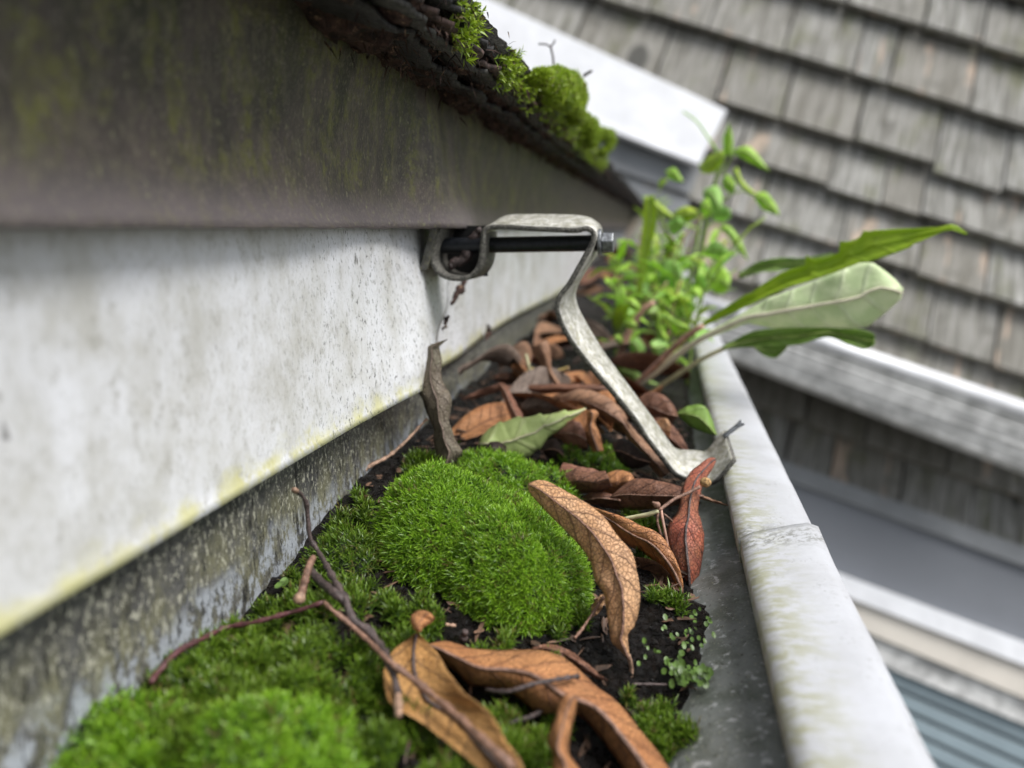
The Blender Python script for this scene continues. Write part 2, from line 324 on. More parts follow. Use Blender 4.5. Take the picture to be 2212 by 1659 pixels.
M['roofmossbase'] = m_plain('roof_moss_bed', (0.085, 0.150, 0.008), 0.8, 0, 0.3, 60, 1.0)
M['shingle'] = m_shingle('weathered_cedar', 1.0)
M['shingle_wall'] = m_shingle('weathered_cedar_wall_shaded', 0.85)  # darker cedar copy: shade under the eave put into the wall colour
M['ply_dark'] = m_plain('black_felt_ply', (0.016, 0.015, 0.015), .65, 0, .7, 45, 1.0)
M['ply_brown'] = m_plain('rotten_brown_ply', (0.055, 0.032, 0.026), .75, 0, .8, 35, 1.0)
M['ply_grey'] = m_plain('weathered_grey_ply', (0.042, 0.040, 0.035), .7, 0, .7, 40, 1.0)
M['crumb'] = m_plain('leaf_crumbs', (0.105, 0.060, 0.038), .6, 0, .75, 14, .4)
M['tarpaper'] = m_plain('black_underlay', (0.012, 0.012, 0.012), 0.9, 0, 0.2, 2, 0)
M['bgwhite'] = m_plain('white_painted_metal', (0.74, 0.75, 0.78), 0.4, 0, 0.07, 1.2, 0.1)
M['bgwhite2'] = m_plain('grimy_white_gutter', (0.50, 0.50, 0.49), 0.45, 0, 0.32, 2.2, 0.2)
M['bggrey'] = m_plain('grey_board', (0.20, 0.21, 0.22), 0.6, 0, 0.1, 1, 0.1)
M['bgpanel'] = m_plain('blue_grey_panel', (0.165, 0.175, 0.195), 0.5, 0, 0.04, 0.6, 0)
M['bgcream'] = m_plain('cream_trim', (0.60, 0.56, 0.50), 0.5, 0, 0.05, 1, 0)
M['bgblue'] = m_plain('blue_grey_slat', (0.22, 0.28, 0.31), 0.5, 0, 0.06, 1, 0)
M['bgglass'] = m_plain('dark_window_pane', (0.09, 0.12, 0.14), 0.15, 0, 0.05, 1, 0)
M['ground'] = m_plain('damp_yard_gravel', (0.17, 0.165, 0.15), 0.9, 0, 0.3, 0.4, 0.5)

# ------------------------------------------------------------------ object helpers
BASE = {}
def mesh(name, V, F, mat, UV=None, smooth=True, base=(0, 0, 0)):
    V = np.asarray(V, float)
    me = bpy.data.meshes.new(name)
    me.from_pydata((W(V) - W(base)).tolist(), [], [list(map(int, f)) for f in F])
    a = me.attributes.new('gp', 'FLOAT_VECTOR', 'POINT'); a.data.foreach_set('vector', (V * 0.01).astype(np.float32).ravel())
    if UV is not None:
        ul = me.uv_layers.new(name='UVMap'); li = np.empty(len(me.loops), np.int32); me.loops.foreach_get('vertex_index', li)
        ul.data.foreach_set('uv', np.asarray(UV, np.float32)[li].ravel())
    if smooth: me.polygons.foreach_set('use_smooth', [True] * len(me.polygons))
    for m in (mat if isinstance(mat, (list, tuple)) else [mat]): me.materials.append(m)
    return me
def put(name, me, parent=None, base=(0, 0, 0)):
    o = bpy.data.objects.new(name, me); COL.objects.link(o)
    if parent is not None: o.parent = parent
    else: o.location = W(base)
    return o
def tag(o, label=None, cat=None, group=None, kind=None):
    if label: o['label'] = label
    if cat: o['category'] = cat
    if group: o['group'] = group
    if kind: o['kind'] = kind
    return o
def thing(name, label, cat, base, group=None):
    o = bpy.data.objects.new(name, None); COL.objects.link(o); o.location = W(base); o.empty_display_size = 0.01
    BASE[o.name] = tuple(base)
    return tag(o, label, cat, group)
def part(name, V, F, mat, parent, UV=None, smooth=True, sub=None):
    b = BASE[parent.name]
    o = put(name, mesh(name, V, F, mat, UV, smooth, b), sub if sub is not None else parent)
    return o
def single(name, V, F, mat, label, cat, group=None, UV=None, smooth=True, kind=None):
    V = np.asarray(V, float); b = V.mean(0); b[2] = V[:, 2].min()
    o = put(name, mesh(name, V, F, mat, UV, smooth, b), None, b); BASE[o.name] = tuple(b)
    return tag(o, label, cat, group, kind)
def solid(o, t, off=0.0):
    m = o.modifiers.new('thickness', 'SOLIDIFY'); m.thickness = t * 0.001; m.offset = off; return o
def bevel(o, w, seg=2):
    m = o.modifiers.new('bevel', 'BEVEL'); m.width = w * 0.001; m.segments = seg; m.limit_method = 'ANGLE'; return o
def grid_faces(nu, nv, closed=False):
    F = []
    for i in range(nu):
        for j in range(nv):
            a = i * (nv + 1) + j; F.append((a, a + 1, a + nv + 2, a + nv + 1))
    return F
def cr(P, n):                                              # Catmull-Rom, sampled evenly by chord
    P = np.asarray(P, float)
    if len(P) == 2: return P[0] + (P[1] - P[0]) * np.linspace(0, 1, n)[:, None]
    Q = np.vstack((2 * P[0] - P[1], P, 2 * P[-1] - P[-2])); out = []
    for i in range(1, len(Q) - 2):
        t = np.linspace(0, 1, 12, endpoint=False)[:, None]
        a, b, c, d = Q[i - 1], Q[i], Q[i + 1], Q[i + 2]
        out.append(0.5 * (2 * b + (c - a) * t + (2 * a - 5 * b + 4 * c - d) * t ** 2 + (3 * b - a - 3 * c + d) * t ** 3))
    out = np.vstack(out + [P[-1:]])
    s = np.r_[0, np.cumsum(np.linalg.norm(np.diff(out, axis=0), axis=1))]
    q = np.linspace(0, s[-1], n)
    return np.stack([np.interp(q, s, out[:, k]) for k in range(out.shape[1])], 1)
def lin(P, n):
    P = np.asarray(P, float); s = np.r_[0, np.cumsum(np.linalg.norm(np.diff(P, axis=0), axis=1))]
    q = np.linspace(0, s[-1], n); return np.stack([np.interp(q, s, P[:, k]) for k in range(P.shape[1])], 1)
def hashn(ix, iy, s):
    h = np.sin(ix * 127.1 + iy * 311.7 + s * 74.7) * 43758.5453; return h - np.floor(h)
def vnoise(x, y, s=0):
    x = np.asarray(x, float); y = np.asarray(y, float)
    ix, iy = np.floor(x), np.floor(y); fx, fy = x - ix, y - iy; fx = fx * fx * (3 - 2 * fx); fy = fy * fy * (3 - 2 * fy)
    a = hashn(ix, iy, s) * (1 - fx) + hashn(ix + 1, iy, s) * fx; b = hashn(ix, iy + 1, s) * (1 - fx) + hashn(ix + 1, iy + 1, s) * fx
    return a * (1 - fy) + b * fy
def fbm(x, y, s=0, o=4):
    r = 0; a = 0.5
    for k in range(o): r = r + a * vnoise(x * 2 ** k, y * 2 ** k, s + k); a *= 0.5
    return r
def tube(P, R, n=7, caps=True):
    P = np.asarray(P, float); R = np.broadcast_to(np.asarray(R, float), (len(P),))
    T = np.gradient(P, axis=0); T /= np.linalg.norm(T, axis=1)[:, None] + 1e-9
    ref = np.array((0.2, 0.3, 1.0)) if abs(T[0][2]) < 0.8 else np.array((1.0, 0.2, 0.1))
    V = []
    a = np.cross(T[0], ref); a /= np.linalg.norm(a)
    for i in range(len(P)):
        a = a - T[i] * a.dot(T[i]); a /= np.linalg.norm(a) + 1e-9; b = np.cross(T[i], a)
        for k in range(n):
            th = 2 * math.pi * k / n; V.append(P[i] + R[i] * (a * math.cos(th) + b * math.sin(th)))
    F = [(i * n + k, i * n + (k + 1) % n, (i + 1) * n + (k + 1) % n, (i + 1) * n + k) for i in range(len(P) - 1) for k in range(n)]
    if caps: F.append(tuple(range(n))[::-1]); F.append(tuple(range((len(P) - 1) * n, len(P) * n)))
    return np.array(V), F
def boxm(x0, x1, y0, y1, z0, z1):
    V = [(x, y, z) for x in (x0, x1) for y in (y0, y1) for z in (z0, z1)]
    F = [(0, 1, 3, 2), (4, 6, 7, 5), (0, 4, 5, 1), (2, 3, 7, 6), (0, 2, 6, 4), (1, 5, 7, 3)]
    return np.array(V, float), F

# ================================================================== THE SETTING
V, F = [(-9000, -6000, -3200 - 1800), (9000, -6000, -3200 + 1800), (9000, 9000, -3200 + 1800), (-9000, 9000, -3200 - 1800)], [(0, 1, 2, 3)]
V = [np.array((x, y, -2600.0)) @ GR for x, y in ((-9000, -7000), (9000, -7000), (9000, 9000), (-9000, 9000))]
o = put('ground', mesh('ground', V, F, M['ground'])); tag(o, kind='structure')

def zsoil(X, Y):
    X = np.asarray(X, float); Y = np.asarray(Y, float)
    z = -84 - 0.2 * (X + 94)
    z = z + 7 * (fbm(X / 16, Y / 16, 3, 4) - 0.47) + 2.2 * (fbm(X / 3.5, Y / 3.5, 9, 3) - 0.45)
    z = z - 9 * np.clip((175 - Y) / 60, 0, 1) * np.clip((X + 22) / 20, 0, 1)
    z = z + 6 * np.clip((Y - 280) / 160, 0, 1) + 34 * np.clip((Y - 560) / 420, 0, 1)
    z = z - 4.5 * np.exp(-(((X + 30) / 34) ** 2 + ((Y - 140) / 26) ** 2)) - 2.0 * np.clip((200 - Y) / 60, 0, 1)
    z = z - 8.0 * np.clip((-70 - X) / 22, 0, 1) * np.clip((215 - Y) / 60, 0, 1)
    return z

def at_soil(x, y, lift):
    Y = 150.0
    for _ in range(30):
        p = onY(x, y, Y); target = float(zsoil(p[0], p[1])) + lift; Y *= target / p[2]
        Y = min(max(Y, 60), 900)
    return onY(x, y, Y)

# ---- gutter ---------------------------------------------------------------
Y0, Y1 = -70.0, 2000.0
gut = thing('gutter', 'white metal roof gutter clogged with soil, moss and dead leaves', 'gutter', (-30, 60, -146))
def sweep(profile, ys, fn=None):
    prof = np.asarray(profile, float); Vv = []
    for y in ys:
        for k, (x, z) in enumerate(prof):
            p = np.array((x, y, z)); Vv.append(fn(p, k) if fn else p)
    n = len(prof) - 1
    return np.array(Vv), grid_faces(len(ys) - 1, n)
ys = np.r_[np.arange(Y0, 700, 8), np.arange(700, Y1 + 1, 80)]
V, F = sweep(cr([(-98.6, -30), (-98.6, -80), (-98.6, -132), (-94, -134), (-40, -143)], 26), ys, lambda p, k: p + np.array((1.2 * (fbm(p[1] / 60, p[2] / 40, 4) - .5), 0, 0)))
solid(part('back_wall', V, F, M['gin'], gut), 0.7)
V, F = sweep(cr([(-40.2, -143), (-18, -146), (-8, -132), (3, -115), (14, -106), (27, -101), (41, -98), (46.4, -94), (46.8, -90.5)], 30), ys)
solid(part('front_wall', V, F, M['gfront'], gut), 0.7)
def lipfn(ox, oz, wob):
    def f(p, k):
        n1 = fbm(p[1] / 30, k * 0.35, 21, 4) - 0.47; n2 = .4 * (fbm(p[1] / 9, k * 0.3, 5, 3) - 0.45)
        return p + np.array((ox + wob * 1.4 * n1 + 0.5 * n2, 0, oz + wob * (1.2 * n1 + 0.8 * n2)))
    return f
lip = [(26.0, -95), (25.4, -92), (25.1, -88.9), (25.6, -88.1), (27, -87.8), (33, -87.6), (40, -87.6), (44.5, -87.9), (46.6, -88.8), (47.4, -90.5), (47.6, -94), (47.4, -101), (44, -109), (38, -116), (36, -124), (38, -134), (32, -146), (-18, -147.4)]
ya = np.r_[np.arange(209, 480, 3), np.arange(480, 800, 12), np.arange(800, Y1 + 1, 90)]
V, F = sweep(cr(lip, 46), ya, lipfn(0, 0, .2)); solid(part('front_lip', V, F, M['lip'], gut), 0.8, 1)
yb = np.arange(Y0, 222, 3)
def lf2(p, k):
    q = lipfn(0.5, 0.6, .3)(p, k); e = np.clip((p[1] - 190) / 30, 0, 1)
    q[2] += .6 * e * math.exp(-((p[0] - 44) / 6) ** 2); q[0] += 0.5 * e * (p[0] > 42); return q
V, F = sweep(cr(lip, 46), yb, lf2)
o = solid(part('front_lip', V, F, M['lip'], gut), 0.9, 1); o['label'] = 'overlapping nearer length of the white gutter lip'
# slanting lap seam: cut the near length on a diagonal
me = o.data; 
for v, p in zip(me.vertices, V):
    if p[1] > 150:
        sl_ = 208 + (p[0] - 25) * 0.55 if p[2] > -100 else 208 + 12
        t = (p[1] - 150) / (219 - 150); q = p.copy(); q[1] = 150 + t * (sl_ - 150) if p[1] <= 222 else q[1]
        v.co = W(q) - W(BASE[gut.name])

# ---- soil -----------------------------------------------------------------
xs = np.linspace(-98.2, 18, 120); ys = np.r_[np.linspace(60, 300, 260), np.linspace(303, 700, 100), np.linspace(710, 1900, 60)]
XX, YY = np.meshgrid(xs, ys); ZZ = zsoil(XX, YY)
V = np.stack((XX, YY, ZZ), -1).reshape(-1, 3); F = grid_faces(len(ys) - 1, len(xs) - 1)
o = put('soil', mesh('soil', V, F, M['soil'])); tag(o, 'wet black soil and debris filling the gutter', 'soil', kind='stuff')
# crumbs on the soil
gv, gf = [], []
for i in range(2600):
    x, y = random.uniform(-94, 8), random.uniform(110, 300); r = random.uniform(0.25, 1.0); z = float(zsoil(x, y)) + r * 0.3
    b = len(gv); an = random.uniform(0, 6.3)
    for dx, dy, dz in ((1, 0, 0), (-.5, .87, 0), (-.5, -.87, 0), (0, 0, .9), (.2, .1, -.8)):
        c_, s_ = math.cos(an), math.sin(an); gv.append((x + r * 1.4 * (dx * c_ - dy * s_), y + r * (dx * s_ + dy * c_), z + r * dz))
    gf += [(b, b + 1, b + 3), (b + 1, b + 2, b + 3), (b + 2, b, b + 3), (b, b + 4, b + 1), (b + 1, b + 4, b + 2), (b + 2, b + 4, b)]
o = put('soil_crumbs', mesh('soil_crumbs', gv, gf, M['soil'], smooth=False)); tag(o, 'small wet crumbs of dark soil', 'soil', kind='stuff')

gv, gf = [], []
for i in range(900):
    x, y = random.uniform(-94, 12), random.uniform(110, 420); L_ = random.uniform(1.0, 5.0); w_ = random.uniform(.2, 1.1); an = random.uniform(0, 6.3); z = float(zsoil(x, y)) + random.uniform(.3, 1.6); c_, s_ = math.cos(an), math.sin(an); b = len(gv); k = random.uniform(-.8, .8)
    for u_, v_ in ((-1, -.6), (-.2, -1), (.7, -.7), (1, .1), (.3, 1), (-.6, .8)): gv.append((x + L_ * u_ * c_ - w_ * v_ * s_, y + L_ * u_ * s_ + w_ * v_ * c_, z + k * L_ * u_ * .5 + random.uniform(-.2, .2)))
    gf += [(b, b + 1, b + 2, b + 5), (b + 5, b + 2, b + 3, b + 4)]
o = put('leaf_fragments', mesh('leaf_fragments', gv, gf, M['crumb'], smooth=False)); tag(o, 'broken brown bits of leaf and bark scattered on the soil', 'debris', kind='stuff'); solid(o, .12)

# ---- fascia ---------------------------------------------------------------
fas = thing('fascia', 'dirty white metal fascia behind the gutter with algae along its edge', 'fascia', (-94, 200, -58))
zz = np.linspace(3, -58.6, 34); V = []
for i in range(61):
    for z in zz:
        yend = min(256 + (z + 57) * 1.35 + 3 * math.sin(z * 0.35), 302); y = -70 + (yend + 70) * (i / 60) ** 0.8
        b = max(0, (y - 120) / 140); x = -93 + 8.5 * min(b, 1) ** 2.2 * (0.1 + 0.9 * min(1, max(0, -z) / 50)) + 1.0 * (fbm(y / 45, z / 30, 11) - .47)
        if z < -55.5: x += (z + 55.5) * -0.25
        V.append((x, y, z + (0.6 * math.sin(y / 33)) * (z < -50)))
solid(part('near_panel', V, grid_faces(60, 33), M['fascia'], fas), 0.8)
zz = np.linspace(2, -58.5, 24); ys = np.r_[np.linspace(225, 700, 60), np.linspace(720, 960, 10)]; V = []
for y in ys:
    for z in zz: V.append((-96 + 2.2 * (fbm(y / 50, z / 40, 31) - .4) + 2.0 * math.exp(-((y - 330) / 40) ** 2) * (z < -2), y, z + 1.2 * math.sin(y / 60)))
solid(part('far_panel', V, grid_faces(len(ys) - 1, 23), M['fascia'], fas), 0.8)
V, F = boxm(-130, -101.5, Y0, Y1, -150, 52); part('backing_board', V, F, M['bggrey'], fas, smooth=False)

# ---- roof eave ------------------------------------------------------------
roof = thing('roof_eave', 'mossy rotting roof edge with brown stained metal drip flashing', 'roof', (-90, 200, 0))
ys = np.r_[np.linspace(Y0, 180, 26), np.linspace(184, 420, 80), np.linspace(428, 800, 40), np.linspace(830, Y1, 10)]
zz = np.linspace(0, 55, 26); V = []
for y in ys:
    for z in zz:
        t = z / 55
        x = -92.8 + 7 * t ** 1.4 + 7.5 * math.exp(-t * 5.5) * max(0.0, min(1, (330 - y) / 160)) + (14 * math.exp(-((y - 286) / (34 if y < 286 else 62)) ** 2)) * (1 - t) ** 1.5 + 5 * math.exp(-((y - 262) / 16) ** 2) * t * (1 - t) * 4
        x += 0.9 * (fbm(y / 22, z / 20, 17) - .47) + (1.2 if y < 252 else 0) * t
        V.append((x, y, z + 0.7 * (fbm(y / 6, 0 * y, 2) - .45) * (1 - t)))
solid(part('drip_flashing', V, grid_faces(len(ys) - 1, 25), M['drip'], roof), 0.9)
ys = np.r_[np.linspace(Y0, 150, 12), np.linspace(153, 700, 240), np.linspace(708, Y1, 60)]
prof = cr([(-420, 190), (-200, 112), (-90, 73), (-64, 64.5), (-56, 61.5), (-53.5, 58.8), (-55, 56), (-62, 55)], 40); V = []
for y in ys:
    e = 5 * (fbm(y / 28, 3.3, 41, 4) - .47)
    for k, (x, z) in enumerate(prof):
        f = math.exp(-((x + 55) / 40) ** 2); d = fbm(y / 5, k * 0.5, 44, 3) - .45
        V.append((x + e * f + 1.6 * d * f, y, z + f * (0.5 * e + 2.2 * d)))
solid(part('roofing_felt', V, grid_faces(len(ys) - 1, 39), M['rooftop'], roof), 1.6)
prof = cr([(-100, 63), (-66, 57), (-61, 55), (-62, 53), (-66, 51), (-74, 50), (-83, 49), (-94, 50)], 30); V = []
for y in ys:
    for k, (x, z) in enumerate(prof):
        a = 15 * (fbm(y / 13, k * 0.2, 51, 5) - .47); b_ = 8 * (fbm(y / 3.2, k * 0.7, 57, 3) - .45); w = 1.0 if k > 3 else 0.3
        V.append((x + (0.5 * a + 0.5 * b_) * w + 5 * (fbm(y / 28, 3.3, 41, 4) - .47), y, z - (0.8 * a + 0.5 * b_) * w))
part('rotten_edge', V, grid_faces(len(ys) - 1, 29), M['fibre'], roof)
for kk, (ex_, ez_, mt_) in enumerate(((-55.5, 57.0, 'ply_dark'), (-57.5, 54.2, 'ply_brown'), (-60.5, 52.0, 'ply_grey'), (-67.0, 50.0, 'ply_dark'))):
    V = []
    for y in ys:
        e = 7 * (fbm(y / 17, kk * 3.1, 81 + kk, 4) - .47) + 3.2 * (vnoise(y / 3.1, kk, 83) - .5) + 5 * (fbm(y / 28, 3.3, 41, 4) - .47)
        for j in range(7):
            f = j / 6; V.append((ex_ + e - 40 * (1 - f), y, ez_ + 3.0 * (1 - f) + 1.6 * (fbm(y / 7, j * .6, 90 + kk, 3) - .45) - 2.4 * f ** 3 * (.6 + vnoise(y / 9, kk, 95))))
    solid(part('shingle_ply', V, grid_faces(len(ys) - 1, 6), M[mt_], roof), 1.3)
fv, ff = [], []
for i in range(2600):
    y = random.uniform(170, 800) if i % 3 else random.uniform(190, 420); t = random.random()
    x, z = (-55 - 28 * t, 55 - 6 * t ** 0.6); x += random.gauss(0, 2); z += random.gauss(0, 3)
    L = random.uniform(1.5, 5.5); d = np.array((random.gauss(0.35, .6), random.gauss(0, .8), random.gauss(-0.6, .55))); d /= np.linalg.norm(d)
    p = np.array((x, y, z)); s_ = np.cross(d, (random.gauss(0, 1), random.gauss(0, 1), random.gauss(0, 1))); s_ *= random.uniform(.12, .38) / (np.linalg.norm(s_) + 1e-6)
    q = p + d * L * .55 + np.array((0, 0, -.1 * L)); r = p + d * L + np.array((0, 0, -.35 * L)); b = len(fv)
    fv += [p - s_, p + s_, q + s_ * .8, q - s_ * .8, r]; ff += [(b, b + 1, b + 2, b + 3), (b + 3, b + 2, b + 4)]
o = part('hanging_fibres', fv, ff, M['fibre'], roof); o['kind'] = 'stuff'

# ================================================================== BACKGROUND BUILDING
WU = np.array((0.945, -0.33, -0.08)); WU /= np.linalg.norm(WU)
WV = np.array((0.364, 1.0, 0.16)); WV -= WU * WV.dot(WU); WV /= np.linalg.norm(WV)
WN = np.cross(WU, WV); WN = WN if WN[2] < 0 else -WN                    # towards the lens side
W0 = np.array(((1900 - PW / 2) / FPX, (PH / 2 - 450) / FPX, 1.0)) * 1900.0
def wall(x, y, off=0.0):                                                # point of the photo on a plane parallel to the roof slope
    d = np.array(((x - PW / 2) / FPX, (PH / 2 - y) / FPX, 1.0)); p0 = W0 + WN * off
    return d * (p0.dot(WN) / d.dot(WN))
def st(x, y, off=0.0):
    p = wall(x, y, off) - W0 - WN * off; return p.dot(WU), p.dot(WV)
def wp(s, t, off): return c2g(W0 + WU * s + WV * t + WN * off)
def slab(name, s0, s1, t0a, t0b, t1a, t1b, off, th, mat, parent):        # a board lying along the wall
    V = [wp(s0, t0a, off - th), wp(s1, t0b, off - th), wp(s1, t1b, off - th), wp(s0, t1a, off - th),
         wp(s0, t0a, off), wp(s1, t0b, off), wp(s1, t1b, off), wp(s0, t1a, off)]
    F = [(3, 2, 1, 0), (4, 5, 6, 7), (0, 1, 5, 4), (2, 3, 7, 6), (1, 2, 6, 5), (3, 0, 4, 7)]
    return part(name, V, F, mat, parent, smooth=False)
def pslab(name, tl, tr, br, bl, off, th, mat, parent):
    q = [st(*c, off) for c in (bl, br, tr, tl)]
    V = [wp(a, b, off - th) for a, b in q] + [wp(a, b, off) for a, b in q]
    F = [(3, 2, 1, 0), (4, 5, 6, 7), (0, 1, 5, 4), (2, 3, 7, 6), (1, 2, 6, 5), (3, 0, 4, 7)]
    return bevel(part(name, V, F, mat, parent, smooth=False), 2.0, 2)

unit = bpy.data.meshes.new('shingle')
_v = [(x, y, z) for z in (-.5, .5) for x, y in ((-.5, -.5), (.5, -.5), (.5, .5), (-.5, .5))]
unit.from_pydata(_v, [], [(3, 2, 1, 0), (4, 5, 6, 7), (0, 1, 5, 4), (1, 2, 6, 5), (2, 3, 7, 6), (3, 0, 4, 7)]); unit.materials.append(M['shingle'])
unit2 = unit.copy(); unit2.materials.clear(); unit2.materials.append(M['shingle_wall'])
def shingles(parent, rows, s0, s1, off, me, seed):
    rd = random.Random(seed); binv = W(BASE[parent.name])
    for ri, (tb, tt) in enumerate(rows):
        s = s0 - rd.uniform(0, 120)
        while s < s1:
            w = rd.choice((95, 130, 155, 170, 190, 210, 245)) * rd.uniform(.9, 1.1); L = (tt - tb) + 45
            drop = rd.choice((0, 0, 0, 0, 3, -4, 6)) + (-16 if rd.random() < .05 else 0); th = 18 * rd.uniform(.8, 1.15); ang = math.atan2(33, tt - tb)
            g_ = rd.uniform(3, 9)
            vdir = WV * math.cos(ang) - WN * math.sin(ang); ndir = WN * math.cos(ang) + WV * math.sin(ang); tw = rd.gauss(0, .006)
            u2 = WU * math.cos(tw) + vdir * math.sin(tw); v2 = vdir * math.cos(tw) - WU * math.sin(tw)
            c = W0 + WU * (s + w / 2) + WV * (tb + drop) + WN * (off + 33 - th / 2) + vdir * (L / 2) + WN * rd.uniform(-1.5, 1.5)
            ax = [GR @ c2g(a) for a in (u2 * (w - g_), v2 * L, ndir * th)]; pos = W(c2g(c)) - binv
            mw = Matrix.Identity(4)
            for k in range(3):
                for j in range(3): mw[j][k] = ax[k][j] * 0.001
                mw[k][3] = pos[k]
            ob = bpy.data.objects.new('shingle', me); COL.objects.link(ob); ob.parent = parent; ob.matrix_local = mw
            s += w
rt = [st(2000, y)[1] for y in (80, 222, 368, 484, 607, 748)]
ex = (rt[0] - rt[-1]) / 5
rows = [(rt[0] + ex * k, rt[0] + ex * (k + 1)) for k in (3, 2, 1)] + [(rt[0], rt[0] + ex)] + [(rt[k + 1], rt[k]) for k in range(5)]
rows += [(rt[-1] - ex, rt[-1])]
sroof = thing('shingle_roof', 'grey weathered cedar shingle slope of the neighbouring building', 'roof', wp(0, rows[-1][0], 0))
shingles(sroof, rows, -1250, 620, 0, unit, 5)
slab('underlay', -1600, 800, rows[-1][0] - 10, rows[-1][0] - 10, rows[0][1] + 200, rows[0][1] + 200, -14, 30, M['tarpaper'], sroof)

LOW = -190
swall = thing('shingle_wall', 'shaded cedar shingle wall under the eave gutter', 'wall', wp(0, -700, LOW))
g1 = st(1913, 980, LOW)[1]; lo = [g1 + 135, g1, g1 - 128]
rows = [(lo[0] + 130, lo[0] + 260), (lo[0], lo[0] + 130), (lo[1], lo[0]), (lo[2], lo[1])]
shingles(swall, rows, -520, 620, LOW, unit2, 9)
slab('sheathing', -900, 900, lo[2] - 900, lo[2] - 900, lo[0] + 420, lo[0] + 420, LOW - 14, 30, M['tarpaper'], swall)

# eave gutter of the neighbouring building, ribbed front
eg = thing('eave_gutter', 'ribbed white gutter along the eave of the shingle slope', 'gutter', wp(0, -420, 60))
tl, tr, br, bl = np.array((1500, 640)), np.array((2260, 894)), np.array((2260, 1027)), np.array((1500, 735))
prof = [(-.02, -10), (0, 88), (.05, 97), (.22, 99), (.30, 92), (.33, 88), (.40, 90), (.43, 84), (.52, 85), (.55, 78), (.66, 79), (.69, 72), (.80, 70), (.83, 66), (.97, 60), (1.0, 50), (1.0, 30)]
V = []
for k in range(25):
    f = k / 24
    for t, off in prof:
        x, y = (tl * (1 - t) + bl * t) * (1 - f) + (tr * (1 - t) + br * t) * f
        s_, t_ = st(x, y, 90); V.append(wp(s_, t_, off))
o = part('ribbed_front', V, grid_faces(24, len(prof) - 1), M['bgwhite2'], eg); bevel(o, 1.5, 2); o.data.polygons.foreach_set('use_smooth', [False] * len(o.data.polygons))
V = []
for k in range(2):
    for t, off in ((-.05, 84), (-.05, 101), (.16, 102), (.16, 99.6)):
        x, y = (tl * (1 - t) + bl * t) * (1 - k) + (tr * (1 - t) + br * t) * k
        s_, t_ = st(x, y, 90); V.append(wp(s_, t_, off))
solid(part('top_bead', V, grid_faces(1, 3), M['bgwhite'], eg), 2)

# white flashing and board, upper middle
fl = thing('white_flashing', 'white sheet metal flashing against the shingle slope behind the roof edge', 'flashing', wp(-500, 0, 70))
pslab('sheet', (900, -75), (1571, 238), (1512, 352), (900, 118), 70, 6, M['bgwhite'], fl)
pslab('drip_lip', (900, 112), (1514, 346), (1510, 356), (900, 122), 82, 18, M['bgwhite'], fl)
pslab('under_board', (980, 130), (1520, 345), (1490, 420), (980, 250), 40, 20, M['bggrey'], fl)
pslab('lower_trim', (980, 262), (1492, 424), (1480, 470), (980, 330), 30, 20, M['bggrey'], fl)

# window under the wall
win = thing('window', 'window with grey head panel, white and cream frame and blue-grey slats', 'window', wp(100, -900, LOW))
pslab('head_trim', (1560, 948), (2300, 1212), (2300, 1255), (1560, 986), LOW + 62, 90, M['bggrey'], win)
pslab('head_panel', (1560, 986), (2300, 1256), (2300, 1420), (1560, 1142), LOW + 44, 50, M['bgpanel'], win)
pslab('white_frame', (1560, 1144), (2300, 1420), (2300, 1472), (1560, 1186), LOW + 84, 90, M['bgwhite'], win)
pslab('cream_frame', (1560, 1187), (2300, 1473), (2300, 1546), (1560, 1236), LOW + 70, 80, M['bgcream'], win)
pslab('inner_frame', (1560, 1237), (2300, 1547), (2300, 1602), (1560, 1294), LOW + 54, 60, M['bgwhite2'], win)
for k in range(11):
    a, b = 1296 + k * 33, 1604 + k * 46
    pslab('slat', (1560, a), (2300, b), (2300, b + 35), (1560, a + 24), LOW + 38, 14, M['bgblue'], win)
pslab('pane', (1540, 1260), (2320, 1580), (2320, 2200), (1540, 1780), LOW + 24, 6, M['bgglass'], win)

